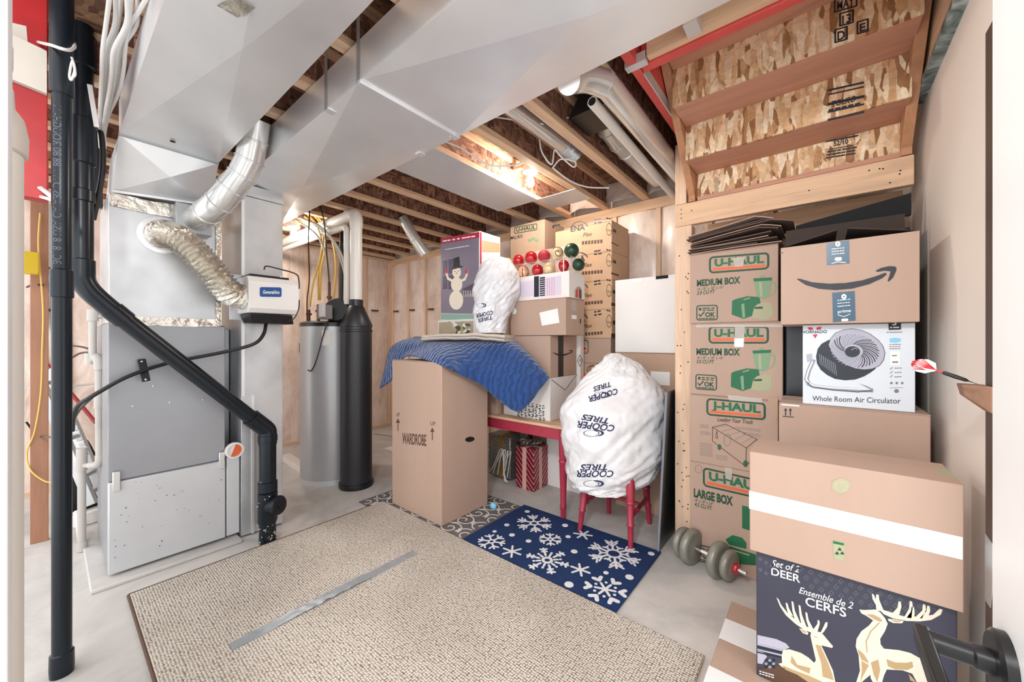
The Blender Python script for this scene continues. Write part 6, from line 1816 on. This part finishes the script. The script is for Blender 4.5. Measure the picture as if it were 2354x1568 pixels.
# striped carton on the deer carton on the flat carton
FZ = .087
t = carton('flat_carton', 'flat brown carton with wide white bands lying on the floor under the deer carton', -.325, .31, 1.20, 2.045, .001, FZ, 'card', flaps=False)
obj('band', MB().box(-.326, .311, 1.76, 1.90, .02, FZ + .0010), M['white_ink'], t)
obj('band', MB().box(-.327, .311, 1.43, 1.585, .0012, FZ + .0012), M['white_ink'], t)
dx0, dx1, dy0 = -.182, .306, 1.65
t = carton('deer_carton', 'dark slate carton printed with two gold deer at the front of the stack', dx0, dx1, dy0, 1.88, FZ + .0015, .557, 'deer_bg', flaps=False, bev=.003)
P = Print('Y', dy0)
D = lambda x, y: (1720 + x / 4.616, 1260 + y / 4.616)
for i in range(13):
    for j in range(3):
        x = 560 + i * 105 + j * 55; y = 210 + i * 33 + j * 95
        if x > 2150 or (i > 9 and j > 1): continue
        P.poly('deer_pat', [D(x - 34, y + 4), D(x, y - 28), D(x + 36, y + 10), D(x + 2, y + 42)])
        P.poly('deer_bg', [D(x - 14, y + 6), D(x, y - 8), D(x + 16, y + 9), D(x + 2, y + 24)], .0004)
for i in range(5):
    x = 130 + (i % 3) * 60; y = 110 + i * 38
    P.poly('deer_pat', [D(x - 30, y), D(x, y - 24), D(x + 30, y + 8), D(x, y + 32)])
P.text('white_ink', 'Set of 2', D(248, 186), D(548, 262), 15, shear=.35, bold=.005)
P.text('white_ink', 'DEER', D(245, 280), D(552, 368), 17, bold=.012)
P.text('white_ink', 'Ensemble de 2', D(538, 475), D(1115, 648), 15, shear=.35, bold=.005)
P.text('white_ink', 'CERFS', D(607, 605), D(1040, 733), 20, bold=.012)
pd = lambda key, pts, l=0: P.poly(key, [D(*p) for p in pts], l)
# books, pine cone, base
pd('fan_grey', [(98, 920), (300, 965), (400, 1010), (440, 1055), (380, 1080), (98, 1010)])
for k in range(4): P.stroke('fan_dark' if k % 2 else 'fan_grey', [D(100, 1020 + k * 28), D(360, 1085 + k * 26)], 3)
pd('fan_grey', [(98, 1090), (160, 1105), (200, 1150), (150, 1230), (98, 1220)])
for k in range(9): P.poly('fan_mid' if k % 2 else 'fan_dark', ell(*D(190 + (k % 3) * 40, 1190 + (k // 3) * 35), 4, 3.5, 7), .0003)
pd('brown_ink', [(98, 1290), (320, 1240), (700, 1340), (1000, 1422), (260, 1422)])
P.dashes('white_ink', D(120, 1310), D(275, 1355), 3, lift=.0006)
P.dashes('white_ink', D(120, 1335), D(275, 1380), 3, lift=.0006)
# lying deer
pd('deer_gold', [(370, 1080), (440, 1072), (560, 1110), (640, 1160), (700, 1215), (718, 1190), (705, 1130), (680, 1020), (660, 930), (670, 880), (730, 880), (790, 910), (840, 970), (900, 1040), (890, 1058), (820, 1040), (775, 1030), (800, 1080), (850, 1190), (900, 1300), (925, 1422), (780, 1422), (640, 1400), (560, 1350), (470, 1300), (360, 1260), (320, 1225), (360, 1215), (355, 1140)], .0004)
pd('deer_shade', [(712, 1020), (770, 1035), (800, 1110), (850, 1220), (890, 1330), (905, 1400), (790, 1360), (775, 1220), (740, 1110)], .0007)
pd('deer_shade', [(460, 1140), (490, 1180), (520, 1235), (660, 1270), (650, 1330), (560, 1290), (500, 1255), (450, 1210)], .0007)
pd('deer_shade', [(360, 1240), (480, 1290), (640, 1350), (800, 1422), (640, 1422), (520, 1340), (400, 1290)], .0007)
pd('deer_gold', [(300, 522), (322, 540), (350, 600), (420, 690), (520, 770), (620, 830), (690, 862), (735, 800), (735, 760), (755, 768), (760, 800), (735, 885), (770, 890), (800, 830), (820, 785), (842, 785), (838, 830), (800, 890), (760, 920), (690, 900), (600, 870), (500, 800), (400, 710), (340, 620)], .0006)
for tip, base in (((403, 575), (450, 700)), ((465, 560), (520, 760)), ((540, 600), (590, 810)), ((612, 675), (670, 850))):
    pd('deer_gold', [(tip[0] - 6, tip[1]), (tip[0] + 14, tip[1] + 10), (tip[0] + 30, (tip[1] + base[1]) / 2), (base[0] + 30, base[1] + 25), (base[0] - 25, base[1]), (tip[0] + 4, (tip[1] + base[1]) / 2)], .0007)
pd('deer_gold', [(540, 850), (600, 862), (640, 900), (630, 918), (580, 900)], .0007)
pd('deer_shade', [(556, 862), (600, 872), (622, 902), (585, 892)], .0009)
P.stroke('deer_shade', [D(700, 935), D(735, 945)], 1.4, lift=.0009)
# standing deer
pd('deer_gold', [(1178, 650), (1230, 655), (1350, 650), (1400, 680), (1450, 740), (1480, 800), (1450, 880), (1400, 960), (1405, 1020), (1440, 1065), (1600, 1080), (1720, 1110), (1820, 1165), (1890, 1200), (1940, 1178), (1985, 1205), (1980, 1245), (1930, 1255), (1940, 1300), (1948, 1422), (1790, 1422), (1740, 1330), (1640, 1295), (1470, 1285), (1440, 1350), (1420, 1422), (1320, 1422), (1310, 1330), (1200, 1422), (1145, 1422), (1185, 1300), (1170, 1130), (1140, 1040), (1150, 960), (1200, 880), (1280, 820), (1325, 765), (1250, 715), (1200, 690)], .0004)
pd('deer_shade', [(1250, 700), (1340, 755), (1400, 780), (1425, 770), (1395, 735), (1320, 700)], .0007)
pd('deer_shade', [(1160, 1065), (1225, 1120), (1270, 1190), (1285, 1225), (1200, 1180), (1170, 1110)], .0007)
pd('deer_shade', [(1200, 1190), (1280, 1240), (1215, 1360), (1190, 1422), (1205, 1300)], .0007)
pd('deer_shade', [(1300, 1210), (1380, 1180), (1400, 1290), (1370, 1422), (1330, 1340)], .0007)
pd('deer_shade', [(1465, 1175), (1560, 1210), (1680, 1215), (1740, 1200), (1750, 1260), (1690, 1290), (1560, 1285), (1480, 1250)], .0007)
pd('deer_shade', [(1700, 1330), (1750, 1380), (1780, 1422), (1720, 1400)], .0007)
pd('deer_gold', [(1260, 1110), (1320, 1105), (1335, 1140), (1300, 1210), (1310, 1300), (1325, 1422), (1300, 1380), (1280, 1230), (1262, 1160)], .001)
P.stroke('deer_shade', [D(1390, 790), D(1300, 880), D(1250, 990), D(1262, 1100)], 2, lift=.0009)
pd('deer_gold', [(1310, 478), (1335, 495), (1360, 570), (1420, 650), (1520, 680), (1640, 720), (1740, 725), (1850, 720), (1960, 705), (2030, 640), (2065, 650), (2040, 705), (1940, 760), (1820, 775), (1680, 770), (1540, 745), (1440, 700), (1370, 630), (1320, 540)], .0006)
for tip, base in (((1370, 488), (1400, 650)), ((1605, 562), (1560, 690)), ((1725, 558), (1690, 725)), ((1745, 620), (1720, 725)), ((1865, 590), (1800, 730)), ((1910, 605), (1860, 730))):
    pd('deer_gold', [(tip[0] - 12, tip[1]), (tip[0] + 14, tip[1] + 6), (tip[0] + 20, tip[1] + 60), (base[0] + 40, base[1] + 20), (base[0] - 40, base[1] + 10), (tip[0] - 20, (tip[1] + base[1]) / 2)], .0007)
pd('deer_gold', [(1480, 745), (1560, 755), (1650, 772), (1630, 795), (1540, 792), (1490, 770)], .0009)
pd('deer_shade', [(1505, 755), (1600, 770), (1630, 780), (1560, 784)], .0012)
P.done(t)
wx0, wx1_, wy0_, wz0, wz1 = -.199, .312, 1.615, 0.5585, .917
t = carton('banded_carton', 'wide brown carton with one white band on top of the deer carton', wx0, wx1_, wy0_, 1.855, wz0, wz1, 'card', flaps=False, bev=.003)
P = Print('Y', wy0_)
P.poly('white_ink', [(1722, 1128), (2213, 1235), (2213, 1287), (1722, 1169)])
P.poly('lgreen_ink', ell(1933, 1117, 22, 17, 20)); P.poly('photo_tan', ell(1933, 1117, 17, 13, 18), .0004)
P.poly('lgreen_ink', [(1924, 1120), (1930, 1110), (1936, 1116), (1944, 1108), (1942, 1124), (1932, 1128)], .0008)
P.poly('lgreen_ink', [(1913, 1242), (1942, 1249), (1942, 1290), (1918, 1285)])
P.poly('green_ink', [(1915, 1243), (1940, 1249), (1940, 1254), (1915, 1249)], .0004)
for k in range(3):
    a = k * 2.09 - 1.57
    cx_, cy_ = 1930 + 7 * math.cos(a), 1268 + 6 * math.sin(a)
    P.poly('dgreen_ink', [(cx_ - 5, cy_ + 2), (cx_, cy_ - 4), (cx_ + 5, cy_ + 2), (cx_ + 2, cy_ + 4)], .0006)
P.done(t, 'band_and_marks')
tp = Print('Z', wz1, .0005)
tp.poly('lgreen_ink', [(2148, 1076), (2178, 1080), (2196, 1097), (2164, 1092)])
tp.done(t, 'label_patch')

# dart in the split wood block
bkp = single('wood_block', MB().hexa([(.296, 1.535, 1.175), (.337, 1.50, 1.135), (.337, 1.56, 1.135), (.296, 1.575, 1.175)], [(.290, 1.53, 1.205), (.337, 1.495, 1.205), (.337, 1.562, 1.205), (.290, 1.578, 1.205)]), M['block_wood'], 'split piece of wood jutting from the dark shadow strip by the door', 'wood block', bevel=.003)
dt = thing('dart', 'dart with red and white striped flights stuck in the wood block', 'dart', (.30, 1.55, 1.21))
T = atK(2250, 905, .985); F0 = atK(2098, 833, 1.03)
T.z = max(T.z, 1.2065)
ax = (F0 - T).normalized(); LN = (F0 - T).length
obj('barrel', MB().lathe([(.0004, 0), (.0012, .02), (.0045, .028), (.0055, .05), (.005, .072), (.0035, .078)], T, 16, ax), M['black'], dt, smooth=40)
obj('shaft', MB().lathe([(.0028, .078), (.003, .085), (.0024, LN - .045), (.001, LN - .005)], T, 12, ax), M['red_gloss'], dt, smooth=40)
s0 = ax.cross(UP).normalized(); s1_ = s0.cross(ax).normalized()
for k in range(4):
    a = k * math.pi / 2 + .5
    d = s0 * math.cos(a) + s1_ * math.sin(a)
    nrm = ax.cross(d).normalized()
    B0 = T + ax * (LN - .052)
    shp = [(0, .002), (.012, .018), (.030, .021), (.044, .015), (.052, .006), (.052, .001), (0, .001)]
    fl = obj('flight', MB().prism([B0 + ax * u + d * v - nrm * .0003 for u, v in shp], nrm * .0006), M['white_ink'], dt, smooth=0)
    st_ = MB()
    for f in (.15, .45, .75, 1.0):
        p0 = B0 + ax * .004 + d * .002; p1 = B0 + ax * (.040 + .008 * (1 - f)) + d * (.002 + .0155 * f)
        st_.bar(p0, p1, .0022, .0011, nrm)
    obj('flight_stripe', st_, M['red_gloss'], fl, smooth=0)
    obj('flight_tip', MB().prism([B0 + ax * u + d * v - nrm * .0005 for u, v in ((.046, .001), (.044, .0145), (.0525, .006), (.0525, .001))], nrm * .001), M['red_gloss'], fl, smooth=0)

# odds and ends at the far corner of the floor
single('floor_paper', MB().box(-4.15, -3.85, 2.60, 2.85, .001, .004), M['white_ink'], 'white sheet lying on the floor in the far corner', 'paper')
single('extension_cord', MB().tube(spline([(-4.9, 2.9, .006), (-4.5, 3.0, .006), (-4.2, 2.95, .010), (-3.95, 3.05, .006), (-4.3, 3.15, .006), (-4.6, 3.2, .006)]), .005, 8), M['grey_ink'], 'thin cord coiled on the floor by the far corner', 'cord', smooth=60)
bpy.context.view_layer.update()
